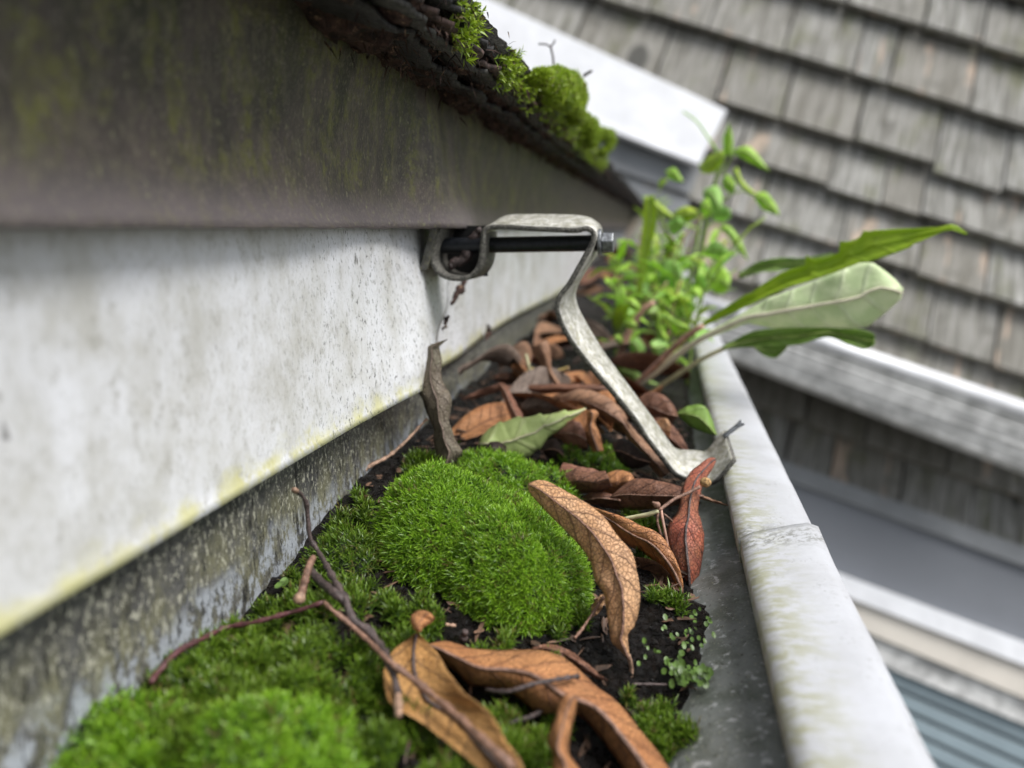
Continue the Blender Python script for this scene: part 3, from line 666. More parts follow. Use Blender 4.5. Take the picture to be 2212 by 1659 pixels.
# ================================================================== MOSS
def moss_mesh(pts, nrm, L, Wd, nb, patch, spread=(8, 74), stack=0.6):
    lm_ = .55 + 1.0 * fbm(np.asarray(pts)[:, 0] / 3.2, np.asarray(pts)[:, 1] / 3.2, 23, 3)
    pts = np.asarray(pts); nrm = np.asarray(nrm); N = len(pts)
    P = np.repeat(pts, nb, 0); Nn = np.repeat(nrm, nb, 0); K = N * nb
    t1 = np.cross(Nn, np.array((0.31, 0.77, 0.2))); t1 /= np.linalg.norm(t1, axis=1)[:, None]; t2 = np.cross(Nn, t1)
    ph = (np.tile(np.arange(nb) * 2.4, N) + np.repeat(RNG.uniform(0, 6.28, N), nb) + RNG.normal(0, .3, K))
    hgt = np.tile(np.linspace(0, 1, nb), N)
    el = np.radians(spread[1] + (spread[0] - spread[1]) * hgt + RNG.normal(0, 9, K))
    out = t1 * np.cos(ph)[:, None] + t2 * np.sin(ph)[:, None]
    d = out * np.sin(el)[:, None] + Nn * np.cos(el)[:, None]
    sl_ = np.repeat(RNG.uniform(.7, 1.3, N) * lm_, nb); Ln = (L * sl_ * RNG.uniform(.75, 1.2, K))[:, None]
    base = P + Nn * (hgt * stack * L * sl_)[:, None]
    side = np.cross(d, Nn); side /= np.linalg.norm(side, axis=1)[:, None] + 1e-6
    w = (Wd * RNG.uniform(.75, 1.25, K))[:, None]
    bend = out * 0.22 - Nn * 0.10
    m1 = base + d * Ln * .5; tip = base + d * Ln + bend * Ln
    Vv = np.stack((base - side * w * .35, base + side * w * .35, m1 + side * w * .5, m1 - side * w * .5, tip), 1).reshape(-1, 3)
    i = np.arange(K) * 5
    rr = np.clip(np.repeat(patch, nb) + RNG.normal(0, .16, K), 0, 1); kk = np.repeat(np.clip(RNG.random(N) + .25 * np.clip((fbm(np.asarray(pts)[:, 0] / 7, np.asarray(pts)[:, 1] / 7, 29, 2) - .5) * 6, 0, 1), 0, 1), nb)
    vary = np.zeros((K, 5, 3), np.float32); vary[..., 0] = rr[:, None]; vary[..., 1] = kk[:, None]
    tipm = 0.25 + 0.75 * hgt; vary[:, 2:4, 2] = (0.35 * tipm)[:, None]; vary[:, 4, 2] = tipm
    me = bpy.data.meshes.new('shoots')
    idx = np.stack((i, i + 1, i + 2, i + 3, i + 3, i + 2, i + 4), 1).ravel()
    me.vertices.add(K * 5); me.vertices.foreach_set('co', W(Vv).astype(np.float32).ravel())
    me.loops.add(K * 7); me.loops.foreach_set('vertex_index', idx.astype(np.int32))
    me.polygons.add(K * 2); ls = (np.repeat(np.arange(K) * 7, 2) + np.tile((0, 4), K)).astype(np.int32)
    me.polygons.foreach_set('loop_start', ls); me.polygons.foreach_set('loop_total', np.tile((4, 3), K).astype(np.int32))
    me.update(calc_edges=True); me.validate()
    a = me.attributes.new('vary', 'FLOAT_VECTOR', 'POINT'); a.data.foreach_set('vector', vary.ravel())
    return me
def surf_sample(V, F, n):
    V = np.asarray(V); F = np.asarray(F); T = np.vstack((F[:, :3], F[:, [0, 2, 3]]))
    a, b, c = V[T[:, 0]], V[T[:, 1]], V[T[:, 2]]; cr_ = np.cross(b - a, c - a); ar = np.linalg.norm(cr_, axis=1)
    k = RNG.choice(len(T), n, p=ar / ar.sum()); r1, r2 = np.sqrt(RNG.random(n)), RNG.random(n)
    P = a[k] * (1 - r1)[:, None] + b[k] * (r1 * (1 - r2))[:, None] + c[k] * (r1 * r2)[:, None]
    nn = cr_[k] / (ar[k][:, None] + 1e-9); nn *= np.sign(nn[:, 2:3] + 1e-9); return P, nn
def cushion(name, lobes, n, L, Wd, nb, mats, label, cat, group=None, ground=zsoil, amp=2.0, res=1.1, up=0.35):
    lob = np.array(lobes, float); x0, x1 = (lob[:, 0] - lob[:, 2]).min(), (lob[:, 0] + lob[:, 2]).max(); y0, y1 = (lob[:, 1] - lob[:, 3]).min(), (lob[:, 1] + lob[:, 3]).max()
    nx, ny = max(10, int((x1 - x0) / res)), max(10, int((y1 - y0) / res))
    X, Y = np.meshgrid(np.linspace(x0, x1, nx), np.linspace(y0, y1, ny)); H = np.full(X.shape, -3.0)
    for cx, cy, rx, ry, h in lobes:
        r = np.sqrt(((X - cx) / rx) ** 2 + ((Y - cy) / ry) ** 2); r = r * (1 + .16 * (fbm(X / 9, Y / 9, int(cx * 7) % 50) - .47))
        hh = np.where(r < 1, h * np.sqrt(np.clip(1 - r ** 2.6, 0, 1)), -3.0); H = np.maximum(H, hh)
    H = H + (amp * (fbm(X / 8, Y / 8, 61, 3) - .45) + amp * .8 * (vnoise(X / 2.6, Y / 2.6, 5) - .5) + 2.5 * np.minimum(0, fbm(X / 13, Y / 13, 71, 2) - .30) * 6) * np.clip(H / 4, 0, 1)
    Z = ground(X, Y) + H - 0.6
    V = np.stack((X, Y, Z), -1).reshape(-1, 3); Fa = np.array(grid_faces(ny - 1, nx - 1))
    keep = (H.reshape(-1)[Fa] > -1).any(1); Fk = Fa[keep]
    used = np.unique(Fk); rem = -np.ones(len(V), int); rem[used] = np.arange(len(used)); V2 = V[used]; F2 = rem[Fk]
    base = (float(lob[0, 0]), float(lob[0, 1]), float(V2[:, 2].min()))
    t = thing(name, label, cat, base, group)
    part('moss_bed', V2, F2.tolist(), mats[1], t)
    P, nn = surf_sample(V2, F2, n); hl = P[:, 2] - ground(P[:, 0], P[:, 1]); ok = hl > -0.5; P, nn = P[ok], nn[ok]
    nn = nn + np.array((0, 0, up)) + RNG.normal(0, .22, nn.shape); nn /= np.linalg.norm(nn, axis=1)[:, None]
    patch = np.clip(0.5 + 3.0 * (fbm(P[:, 0] / 6, P[:, 1] / 6, 77) - .47), 0, 1)
    P = P + nn * RNG.uniform(-.6, .9, (len(P), 1)) * L * .6
    me = moss_mesh(P, nn, L, Wd, nb, patch, stack=.9); me.materials.append(mats[0])
    off = W(base); co = np.empty(len(me.vertices) * 3, np.float32); me.vertices.foreach_get('co', co); co = co.reshape(-1, 3) - off.astype(np.float32); me.vertices.foreach_set('co', co.ravel())
    o = bpy.data.objects.new('shoots', me); COL.objects.link(o); o.parent = t; o['kind'] = 'stuff'
    return t
MC, MR = (M['moss'], M['mossbase']), (M['moss3'], M['roofmossbase'])
cushion('moss_cushion', [(-58, 194, 18.5, 22, 20), (-37, 185, 19.5, 20, 18.5), (-47, 200, 17, 19, 16.5)], 12500, 1.75, 0.23, 8, MC,
        'large bright green dome of cushion moss in the middle of the gutter', 'moss', amp=3.2)
# further cushions: (px x, px y of the top, radius mm, height mm)
spots = [(1090, 1012, 16, 10, 'mid green moss mound just behind the large moss dome'),
         (1185, 1035, 8, 9, 'small moss tuft between the moss dome and the tan leaf tip'),
         (1310, 985, 7, 8, 'small moss tuft among brown leaves left of the bracket foot'),
         (1235, 985, 5, 6, 'tiny moss tuft beside the pale green fallen leaf'),
         (735, 1180, 9, 6, 'moss clump between the gutter back wall and the large moss dome'),
         (600, 1590, 13, 8, 'bright blurred moss mound at the bottom edge of the picture'),
         (250, 1590, 11, 6, 'blurred moss mound in the bottom left corner of the gutter'),
         (440, 1470, 11, 5, 'dark green moss mound in front of the red twig')]
for x, y, r, h, lab in spots:
    p = at_soil(x, y, h * .8)
    cushion('moss_cushion', [(p[0], p[1], r, r * .95, h), (p[0] + r * .5, p[1] - r * .3, r * .7, r * .7, h * .8)], int(r * r * 9), 2.0, 0.3, 7, (M['moss'] if y > 1500 or y < 1100 else M['moss2'], M['mossbase']), lab, 'moss', 'smaller moss cushions in the gutter', up=.6, amp=4.5)
# carpet of moss shoots
N = 40000
X = RNG.uniform(-95, 12, N); Y = RNG.uniform(96, 275, N) ; m = fbm(X / 13, Y / 13, 91, 3) + 0.0020 * (-X - 30) - 0.0012 * (Y - 150)
m -= 0.10 * np.exp(-(((X + 30) / 24) ** 2 + ((Y - 160) / 13) ** 2)); m -= 0.02 * np.clip((X + 12) / 20, 0, 1) + 0.22 * np.clip((-84 - X) / 10, 0, 1)
m = m + 0.62 * (vnoise(X / 4.2, Y / 4.2, 8) - .5); m -= 0.16 * np.exp(-((np.sqrt(((X + 49) / 27) ** 2 + ((Y - 195) / 30) ** 2) - 1) / .16) ** 2); m -= 0.22 * np.clip((vnoise(X / 9, Y / 9, 19) - .62) * 5, 0, 1); ok = m > 0.555; X, Y, m = X[ok], Y[ok], m[ok]; Z = zsoil(X, Y)
P = np.stack((X, Y, Z - .3 + np.clip((m - .52) * 13, 0, 4.2)), 1); nn = np.stack((RNG.normal(.1, .3, len(X)), RNG.normal(-.05, .3, len(X)), np.ones(len(X))), 1); nn /= np.linalg.norm(nn, axis=1)[:, None]
me = moss_mesh(P, nn, 2.3, 0.34, 9, np.clip(.4 + 2.2 * (fbm(X / 10, Y / 10, 33) - .47), 0, 1), (5, 66), 1.0); me.materials.append(M['moss2'])
o = bpy.data.objects.new('moss_carpet', me); COL.objects.link(o); tag(o, 'carpet of feathery green moss over the gutter soil', 'moss', kind='stuff')
# moss on the roof edge
def blobs(lobes, n, L, Wd, mats, label):                                  # lobes: centre (mm) and radii
    t = thing('moss_cushion', label, 'moss', lobes[0][0], 'moss cushions on the roof edge'); Pp, Nn = [], []
    for c, rad in lobes:
        V = []; nu_, nv_ = 14, 20
        for i in range(nu_ + 1):
            for j in range(nv_):
                a, b = math.pi * i / nu_, 2 * math.pi * j / nv_; d = np.array((math.sin(a) * math.cos(b), math.sin(a) * math.sin(b), math.cos(a)))
                V.append(np.array(c) + d * np.array(rad) * (.82 + .28 * (fbm(d[0] * 2.2 + c[0], d[1] * 2.2 + d[2], 7) - .47)))
        F_ = [(i * nv_ + j, i * nv_ + (j + 1) % nv_, (i + 1) * nv_ + (j + 1) % nv_, (i + 1) * nv_ + j) for i in range(nu_) for j in range(nv_)]
        part('moss_bed', V, F_, mats[1], t)
        d = RNG.normal(0, 1, (n, 3)); d /= np.linalg.norm(d, axis=1)[:, None]
        rr = (.80 + .30 * (fbm(d[:, 0] * 2.2 + c[0], d[:, 1] * 2.2 + d[:, 2], 7) - .47))[:, None]
        Pp.append(np.array(c) + d * np.array(rad) * rr); q = d / np.array(rad) + np.array((0, 0, .03)) + RNG.normal(0, .02, d.shape); Nn.append(q / np.linalg.norm(q, axis=1)[:, None])
    Pp, Nn = np.vstack(Pp), np.vstack(Nn)
    me = moss_mesh(Pp, Nn, L, Wd, 7, np.clip(.5 + 2 * (fbm(Pp[:, 1] / 6, Pp[:, 2] / 6, 3) - .47), 0, 1)); me.materials.append(mats[0])
    co = np.empty(len(me.vertices) * 3, np.float32); me.vertices.foreach_get('co', co); co = co.reshape(-1, 3) - W(lobes[0][0]).astype(np.float32); me.vertices.foreach_set('co', co.ravel())
    o = bpy.data.objects.new('shoots', me); COL.objects.link(o); o.parent = t; o['kind'] = 'stuff'
def rb(x, y, r): 
    p = onX(x, y, -48.0); k = r * p[1] / FPX; return (p - np.array((1.5, 0, 1.5)), (k, k * 1.6, k * .72))
rm = random.Random(4)
def clump(pts, n): return [rb(x + rm.gauss(0, 5), y + rm.gauss(0, 5), rr * rm.uniform(.8, 1.15)) for x, y, rr in pts for _ in range(n)]
blobs(clump([(1178, 158, 18), (1200, 165, 26), (1222, 175, 30), (1245, 188, 26), (1252, 205, 22), (1225, 205, 28), (1240, 228, 20), (1205, 190, 24)], 2), 620, 1.5, .36, MR, 'bright yellow-green moss cushion on the roof edge, the upper of two')
blobs(clump([(1258, 248, 18), (1275, 262, 20), (1292, 275, 20), (1308, 286, 16), (1322, 297, 11), (1285, 285, 16), (1316, 318, 9)], 2), 420, 1.5, .36, MR, 'lower yellow-green moss cushion trailing down the roof edge')
# green tufts in the rotten edge
N = 700; Y = np.r_[RNG.normal(252, 7, 90), RNG.normal(318, 6, 110), RNG.uniform(330, 800, 500)]; t = RNG.random(N)
P = np.stack((-53.5 - 5 * t + RNG.normal(0, .8, N), Y * .83, 57 - 8 * t + RNG.normal(0, 1.5, N)), 1); nn = np.stack((np.ones(N), RNG.normal(0, .5, N), RNG.normal(.1, .5, N)), 1); nn /= np.linalg.norm(nn, axis=1)[:, None]
me = moss_mesh(P, nn, 2.1, .55, 6, RNG.random(N)); me.materials.append(M['moss3'])
o = bpy.data.objects.new('edge_moss', me); COL.objects.link(o); tag(o, 'thin green moss sprouting from the rotten roof edge', 'moss', kind='stuff')

# ================================================================== GUTTER BRACKET
YN, YF = 268.0, 286.0
near = [(1043, 506), (1046, 497), (1054, 492.5), (1075, 490.5), (1101, 491), (1146, 494), (1190, 496), (1244, 498), (1262, 494), (1275, 496), (1283, 506), (1282, 520), (1275, 534), (1253, 573), (1230, 613), (1210, 638), (1203, 662), (1208, 686), (1226, 725), (1257, 769), (1290, 809), (1319, 842), (1371, 906), (1397, 947), (1433, 993), (1453, 1019), (1471, 1031), (1492, 1036), (1531, 1044), (1547, 1039), (1560, 1026), (1587, 993)]
far = [(1066, 503), (1068, 492), (1074, 481), (1086, 474), (1101, 469), (1146, 467.5), (1190, 468), (1240, 469), (1262, 472), (1277, 477), (1293, 489), (1297, 508), (1291, 540), (1274, 565), (1257, 591), (1243, 618), (1239, 640), (1245, 664), (1257, 689), (1291, 747), (1312, 778), (1343, 820), (1392, 886), (1417, 920), (1446, 962), (1462, 974), (1480, 976), (1498, 976), (1522, 979), (1534, 972), (1546, 957), (1567, 931)]
A = cr([onY(x, y, YN) for x, y in near], 120)
B = cr([onY(x, y, YF) for x, y in far], 120)
br = thing('gutter_bracket', 'weathered galvanised strap hanger bridging the gutter from fascia to lip', 'bracket', (10, 275, -95))
V = np.stack([A * (1 - t) + B * t for t in (0, .5, 1)], 1).reshape(-1, 3)
o = part('strap', V, grid_faces(119, 2), [M['galv'], M['galv_edge']], br)
md = solid(o, 1.9, 1 if False else 0).modifiers['thickness']; md.use_rim = True; md.material_offset_rim = 1; md.use_even_offset = True
# U-shaped clip at the fascia
un = [(955, 488), (949, 497), (937, 530), (932, 552), (934, 570), (949, 590), (968, 599), (989, 602), (1008, 600), (1022, 593), (1035, 574), (1041, 546), (1043, 520), (1044, 500)]
A = cr([onY(x, y, YN) for x, y in un], 50); B = A * 1.0; B[:, 1] += 19; 
V = np.stack([A * (1 - t) + B * t for t in (0, .5, 1)], 1).reshape(-1, 3)
o = part('clip', V, grid_faces(49, 2), [M['galv_edge'], M['galv_edge']], br); md = solid(o, 1.9).modifiers['thickness']; md.material_offset_rim = 1
a = onY(913, 585, 268); b = onY(948, 480, 268); c = onY(900, 580, 292); d = onY(950, 480, 292)
V = [onY(905, 583, 266), onY(921, 583, 266), onY(946, 486, 266), onY(931, 486, 266)]; V = [np.array(p) for p in V]; V += [p + np.array((0, 24, 0)) for p in V]
o = part('back_plate', V, [(0, 1, 2, 3), (7, 6, 5, 4), (0, 4, 5, 1), (1, 5, 6, 2), (2, 6, 7, 3), (3, 7, 4, 0)], M['galv_dark'], br, smooth=False); bevel(o, .4)
V, F = boxm(-88.5, -68.5, 286, 287.5, -18.5, 1.0); part('inner_plate', V, F, M['tarpaper'], br, smooth=False)
p0, p1 = onY(948, 531, 277), onY(1296, 525, 277)
V, F = tube(np.linspace(p0, p1, 40), 2.95 + 0.0 * np.arange(40), 14); sc_ = part('screw', V, F, M['screw'], br)
ax = (p1 - p0) / np.linalg.norm(p1 - p0)
def disc(c, r, h, n, ph=0.0):
    e1 = np.cross(ax, (0, 1, 0)); e1 /= np.linalg.norm(e1); e2 = np.cross(ax, e1); Vv = []
    for s_ in (0, h):
        for k in range(n):
            th = 2 * math.pi * k / n + ph; Vv.append(c + ax * s_ + r * (e1 * math.cos(th) + e2 * math.sin(th)))
    F_ = [(k, (k + 1) % n, n + (k + 1) % n, n + k) for k in range(n)] + [tuple(range(n))[::-1], tuple(range(n, 2 * n))]
    return np.array(Vv), F_
V, F = disc(p1 - ax * 0.6, 5.1, 1.3, 24); o = part('washer', V, F, M['hexhead'], br, smooth=False, sub=sc_); bevel(o, .3)
V, F = disc(p1 + ax * .75, 3.95, 4.3, 6, .35); o = part('hex_head', V, F, M['hexhead'], br, smooth=False, sub=sc_); bevel(o, .45)
# rotten scrap caught inside the clip
P = cr([onY(970, 575, 274), onY(985, 566, 275), onY(1003, 556, 276), onY(1015, 535, 277), onY(1026, 508, 277), onY(1040, 494, 276)], 20)
V, F = tube(P + RNG.normal(0, .35, P.shape), np.interp(np.arange(20), [0, 8, 19], [1.6, 2.4, 1.2]), 8)
single('bark_scrap', V, F, M['twig'], 'dark curled bark scrap wedged inside the bracket clip', 'bark')

# nail in the lip next to the bracket foot
P = np.linspace(onY(1562, 944, 281), onY(1604, 912, 283), 8); V, F = tube(P, [.95, .95, .9, .9, .9, .95, 1.1, 1.35], 10)
single('nail', V, F, M['hexhead'], 'short bent nail sticking out of the bracket foot over the lip', 'nail')

# ================================================================== LEAVES
def leafgrid(A, B, Y, bow=0.0, dA=0.0, dB=0.0, wav=0.4, nu=34, nv=8, seed=0, smoothed=True, lift=None):
    if smoothed: a, b = cr(A, nu + 1), cr(B, nu + 1)
    else:
        ax_ = np.array(A[-1], float) - np.array(A[0], float); q = np.linspace(0, 1, nu + 1); a, b = [], []
        for E, dst in ((A, 0), (B, 1)):
            E = np.array(E, float); s_ = (E - E[0]) @ ax_ + 1e-3 * np.arange(len(E)); s_ = np.maximum.accumulate(s_ + 1e-6 * np.arange(len(E))); s_ = (s_ - s_[0]) / (s_[-1] - s_[0])
            R_ = np.stack([np.interp(q, s_, E[:, k]) for k in (0, 1)], 1)
            if dst: b = R_
            else: a = R_
    jag = 1.6 if nu > 20 else 0.6
    if smoothed:
        for e_, s0_ in ((a, 3), (b, 11)): e_ += (np.stack((fbm(np.arange(nu + 1) * .45, 0 * np.arange(nu + 1) + seed, s0_, 3), fbm(np.arange(nu + 1) * .45, 0 * np.arange(nu + 1) + seed, s0_ + 5, 3)), 1) - .45) * 2 * jag * np.sin(np.linspace(0, math.pi, nu + 1))[:, None]
    Y = np.interp(np.linspace(0, 1, nu + 1), np.linspace(0, 1, len(Y)), Y) if hasattr(Y, '__len__') else np.full(nu + 1, float(Y))
    V = []; UV = []; L = 0; prev = None
    if lift:
        q = np.linspace(0, 1, nu + 1); la, lm, lb = (np.interp(q, np.linspace(0, 1, len(l)), l) if hasattr(l, '__len__') else np.full(nu + 1, float(l)) for l in lift)
        Ya = [at_soil(*a[i], la[i])[1] for i in range(nu + 1)]; Yb = [at_soil(*b[i], lb[i])[1] for i in range(nu + 1)]; Y = np.array([at_soil(*(a[i] * .5 + b[i] * .5), lm[i])[1] for i in range(nu + 1)])
        k_ = np.ones(5) / 5; sm = lambda v: np.convolve(np.pad(v, 2, 'edge'), k_, 'valid'); Ya, Yb, Y = sm(np.array(Ya)), sm(np.array(Yb)), sm(Y)
    for i in range(nu + 1):
        mid = onY(*(a[i] * .5 + b[i] * .5), Y[i]); L += 0 if prev is None else np.linalg.norm(mid - prev); prev = mid
        wd = np.linalg.norm(onY(*a[i], Y[i]) - onY(*b[i], Y[i]))
        for j in range(nv + 1):
            v = j / nv; x, y = a[i] * (1 - v) + b[i] * v
            yy = Y[i] + dA * (1 - v) * min(1, wd / 8) + dB * v * min(1, wd / 8) + bow * (1 - (2 * v - 1) ** 2) * min(1, wd / 8) + wav * 5 * (fbm(i / nu * 5 + seed, v * 2.2, 13 + seed, 3) - .45) + wav * .8 * math.sin(i * .55 + seed) * abs(2 * v - 1) + wav * 2.2 * (fbm(i * .33 + seed * 3, v * 6, 37 + seed, 3) - .45) - .5 * math.exp(-((v - .5) / .08) ** 2)
            if lift: yy += Ya[i] * (1 - v) * (1 - 2 * v) + Yb[i] * v * (2 * v - 1) + Y[i] * 4 * v * (1 - v) - Y[i]
            V.append(onY(x, y, yy)); UV.append((L * 0.1, v))
    return np.array(V), grid_faces(nu, nv), np.array(UV)
def rib(V, nu, nv, r0, r1, push=-0.35, i0=0, i1=None):
    G_ = V.reshape(nu + 1, nv + 1, 3)[i0:i1, nv // 2].copy(); G_[:, 1] += push
    return tube(G_, np.linspace(r0, r1, len(G_)), 6)
LG = 'dead leaves lying in the gutter'
def leaf(label, A, B, Y, mat, name='dead_leaf', cat='leaf', group=LG, midrib='twig_brown', rr=(.25, .5), stem=None, smat=None, th=.10, **kw):
    nu, nv = kw.get('nu', 34), kw.get('nv', 8)
    V, F, UV = leafgrid(A, B, Y, **kw)
    o = single(name, V, F, M[mat], label, cat, group, UV); solid(o, th)
    if midrib:
        v, f = rib(V, nu, nv, *rr); r_ = part('midrib', v, f, M[midrib], o)
    if stem:
        P = cr([onY(*p) for p in stem], 16); v, f = tube(P, np.linspace(rr[1] * 1.3, rr[1] * 1.6, 16), 7); part('stalk', v, f, M[smat or midrib or 'twig_brown'], o)
    return o
leaf('large tan leaf draped over the right side of the moss dome, veins showing',
     [(1143, 1043), (1160, 1037), (1180, 1039), (1209, 1053), (1276, 1093), (1309, 1122), (1334, 1158), (1365, 1194), (1376, 1238), (1383, 1283), (1379, 1323), (1369, 1357), (1357, 1366), (1357, 1395), (1361, 1424)],
     [(1140, 1049), (1141, 1058), (1153, 1075), (1186, 1111), (1222, 1147), (1258, 1185), (1276, 1216), (1287, 1256), (1305, 1283), (1308, 1305), (1311, 1327), (1316, 1358), (1322, 1388), (1340, 1405), (1359, 1425)],
     [188, 184.5, 180, 174.5, 169, 163], 'tan', dB=-2.5, bow=-2.5, wav=.35, seed=1, nu=48, nv=12, rr=(.15, .4), stem=[(1358, 1415, 164), (1364, 1448, 165), (1356, 1493, 162)], smat='twig_pale')
leaf('orange leaf with dark blotches folded behind the large tan leaf',
     [(1270, 1092), (1309, 1104), (1343, 1115), (1387, 1136), (1421, 1151), (1445, 1180), (1465, 1220), (1476, 1261), (1474, 1280)],
     [(1290, 1110), (1320, 1140), (1343, 1169), (1387, 1194), (1410, 1211), (1441, 1238), (1458, 1262), (1470, 1277), (1472, 1282)],
     [222, 216, 210, 205], 'orange', bow=-3.5, seed=2, dB=5, rr=(.25, .5))
leaf('dark rust underside of a leaf tucked under the orange folded leaf',
     [(1365, 1203), (1398, 1207), (1427, 1220), (1445, 1238), (1456, 1255)], [(1372, 1235), (1378, 1267), (1398, 1272), (1427, 1265), (1457, 1257)],
     [212, 210, 207], 'rust', bow=3, seed=3, midrib=None)
leaf('red-brown leaf standing upright against the bracket foot',
     [(1545, 990), (1531, 989), (1509, 1005), (1487, 1025), (1473, 1065), (1464, 1103), (1446, 1130), (1441, 1150), (1442, 1171), (1454, 1205), (1466, 1240), (1478, 1270), (1493, 1288)],
     [(1547, 992), (1545, 1000), (1536, 1018), (1520, 1043), (1510, 1080), (1508, 1105), (1512, 1120), (1519, 1145), (1521, 1170), (1519, 1194), (1511, 1238), (1501, 1270), (1496, 1288)],
     [258, 250, 240, 232, 226, 220, 216], 'red', bow=-3.5, seed=4, nu=44, nv=10, midrib='twig', stem=[(1495, 1286, 216), (1499, 1330, 213), (1497, 1380, 210), (1494, 1418, 207)], smat='stem_pink')
leaf('small curled brown scrap hanging below the red-brown leaf',
     [(1474, 1278), (1490, 1285), (1505, 1303), (1503, 1325), (1501, 1340), (1509, 1353)], [(1474, 1280), (1475, 1300), (1478, 1320), (1484, 1340), (1489, 1355), (1506, 1357)],
     [212, 209, 207], 'orange', bow=-2, seed=5, rr=(.2, .3))
leaf('narrow brown leaf tip hanging beside the red-brown leaf',
     [(1450, 1248), (1462, 1268), (1474, 1285), (1474, 1310), (1470, 1326)], [(1444, 1256), (1452, 1278), (1460, 1300), (1464, 1318), (1468, 1328)],
     [212, 209, 206], 'rust', seed=6, rr=(.2, .4), stem=[(1468, 1325, 206), (1472, 1360, 203), (1474, 1400, 201), (1477, 1432, 199)])
leaf('long bent orange-brown leaf across the bottom of the gutter',
     [(926, 1391), (945, 1386), (970, 1385), (1025, 1401), (1095, 1404), (1164, 1404), (1209, 1416), (1248, 1444), (1286, 1479), (1338, 1520), (1390, 1586), (1425, 1628), (1450, 1668), (1475, 1710)],
     [(928, 1394), (949, 1423), (984, 1451), (1015, 1479), (1060, 1486), (1105, 1500), (1147, 1531), (1180, 1546), (1222, 1538), (1258, 1552), (1290, 1586), (1331, 1639), (1352, 1672), (1378, 1714)],
     [150, 148, 144, 138, 132, 126], 'orange', bow=-.5, seed=7, nu=50, nv=12, lift=([5, 6, 7, 6], [9, 10, 11, 10, 9], [5, 3, 3, 4]), wav=.2, rr=(.3, .75), midrib='twig_brown')
leaf('broad ochre leaf pointing into the bottom edge under a twig',
     [(899, 1367), (880, 1382), (852, 1402), (835, 1427), (828, 1458), (833, 1493), (848, 1524), (900, 1555), (935, 1580), (984, 1618), (1032, 1659), (1092, 1712)],
     [(902, 1366), (928, 1392), (949, 1416), (962, 1440), (973, 1458), (1008, 1500), (1053, 1534), (1078, 1569), (1095, 1604), (1119, 1632), (1132, 1662), (1150, 1714)],
     [140, 136, 131, 125, 118, 112], 'ochre', bow=0, seed=8, nu=46, nv=12, lift=([10, 8, 7, 8, 9], [9, 8, 8, 9, 9], [10, 13, 13, 12, 11]), wav=.2, rr=(.3, .6), midrib='twig')
leaf('small curled-over orange leaf tip above the ochre leaf',
     [(905, 1366), (892, 1358), (887, 1345), (890, 1328), (905, 1318), (925, 1321)], [(910, 1364), (914, 1358), (921, 1352), (932, 1346), (939, 1335), (931, 1325)],
     [140, 141, 142], 'orange', lift=(12, 14, 12), bow=-1, seed=9, midrib=None)
leaf('short curled orange leaf standing at the bottom edge on the long leaf',
     [(1244, 1500), (1222, 1500), (1208, 1520), (1199, 1552), (1186, 1585), (1183, 1606), (1193, 1630), (1192, 1665), (1194, 1710)], [(1245, 1502), (1246, 1515), (1243, 1534), (1239, 1555), (1234, 1576), (1229, 1605), (1230, 1630), (1254, 1665), (1275, 1710)],
     [126, 124, 121, 118], 'orange', bow=-1.5, lift=([20, 15, 11, 10], [20, 17, 14, 12], [20, 15, 12, 10]), seed=10, rr=(.2, .3))
leaf('dark reddish leaf edge showing behind the long bent leaf',
     [(1147, 1399), (1182, 1391), (1216, 1398), (1255, 1422), (1290, 1452), (1312, 1469)], [(1150, 1404), (1180, 1412), (1215, 1424), (1250, 1446), (1285, 1465), (1313, 1471)],
     [154, 152, 150], 'rust', bow=-1, lift=(5, 5, 4), seed=11, midrib=None)
leaf('grey-brown lobed leaf hanging at the fascia joint',
     [(932, 744), (917, 752), (915, 775), (907, 786), (906, 810), (905, 829), (906, 851), (914, 865), (917, 878), (921, 891), (927, 905), (932, 915), (938, 929), (936, 945), (939, 965), (948, 994), (945, 1017)],
     [(934, 744), (968, 732), (948, 748), (955, 780), (953, 800), (955, 820), (964, 838), (971, 847), (976, 860), (975, 880), (972, 896), (969, 910), (975, 923), (984, 952), (1001, 975), (978, 1005), (958, 1018)],
     [262, 256, 250, 246, 243], 'lobed', bow=-2.5, seed=12, smoothed=False, nu=50, rr=(.2, .45), midrib='greyleaf')
leaf('pale green toothed leaf lying on the litter behind the moss dome',
     [(1034, 962), (1036, 950), (1041, 942), (1055, 927), (1070, 917), (1082, 909), (1086, 913), (1105, 905), (1122, 898), (1128, 902), (1150, 899), (1168, 892), (1172, 897), (1205, 891), (1222, 884), (1226, 889), (1245, 886), (1265, 881)],
     [(1035, 966), (1048, 972), (1062, 980), (1078, 990), (1093, 999), (1110, 996), (1129, 990), (1140, 984), (1144, 986), (1162, 970), (1166, 972), (1180, 952), (1185, 944), (1200, 935), (1218, 922), (1230, 910), (1248, 898), (1266, 883)],
     [276, 278, 282, 290, 298], 'green_fallen', 'fallen_leaf', bow=-3, dB=-4, seed=13, smoothed=False, nu=56, rr=(.5, .3), midrib='stem_pale')
leaf('brown withered tip curling under the pale green toothed leaf',
     [(1034, 966), (1050, 957), (1075, 953), (1094, 964)], [(1040, 978), (1056, 986), (1075, 998), (1093, 1001)], [272, 270, 272], 'darkleaf', bow=-3, seed=14, midrib=None)
def Lc(pts): return [(x / 4.48 + 850, y / 4.48 + 686) for x, y in pts]           # litter notes taken on an enlarged print
def Ld(pts): return [(x / 4.48 + 1152, y / 4.48 + 768) for x, y in pts]
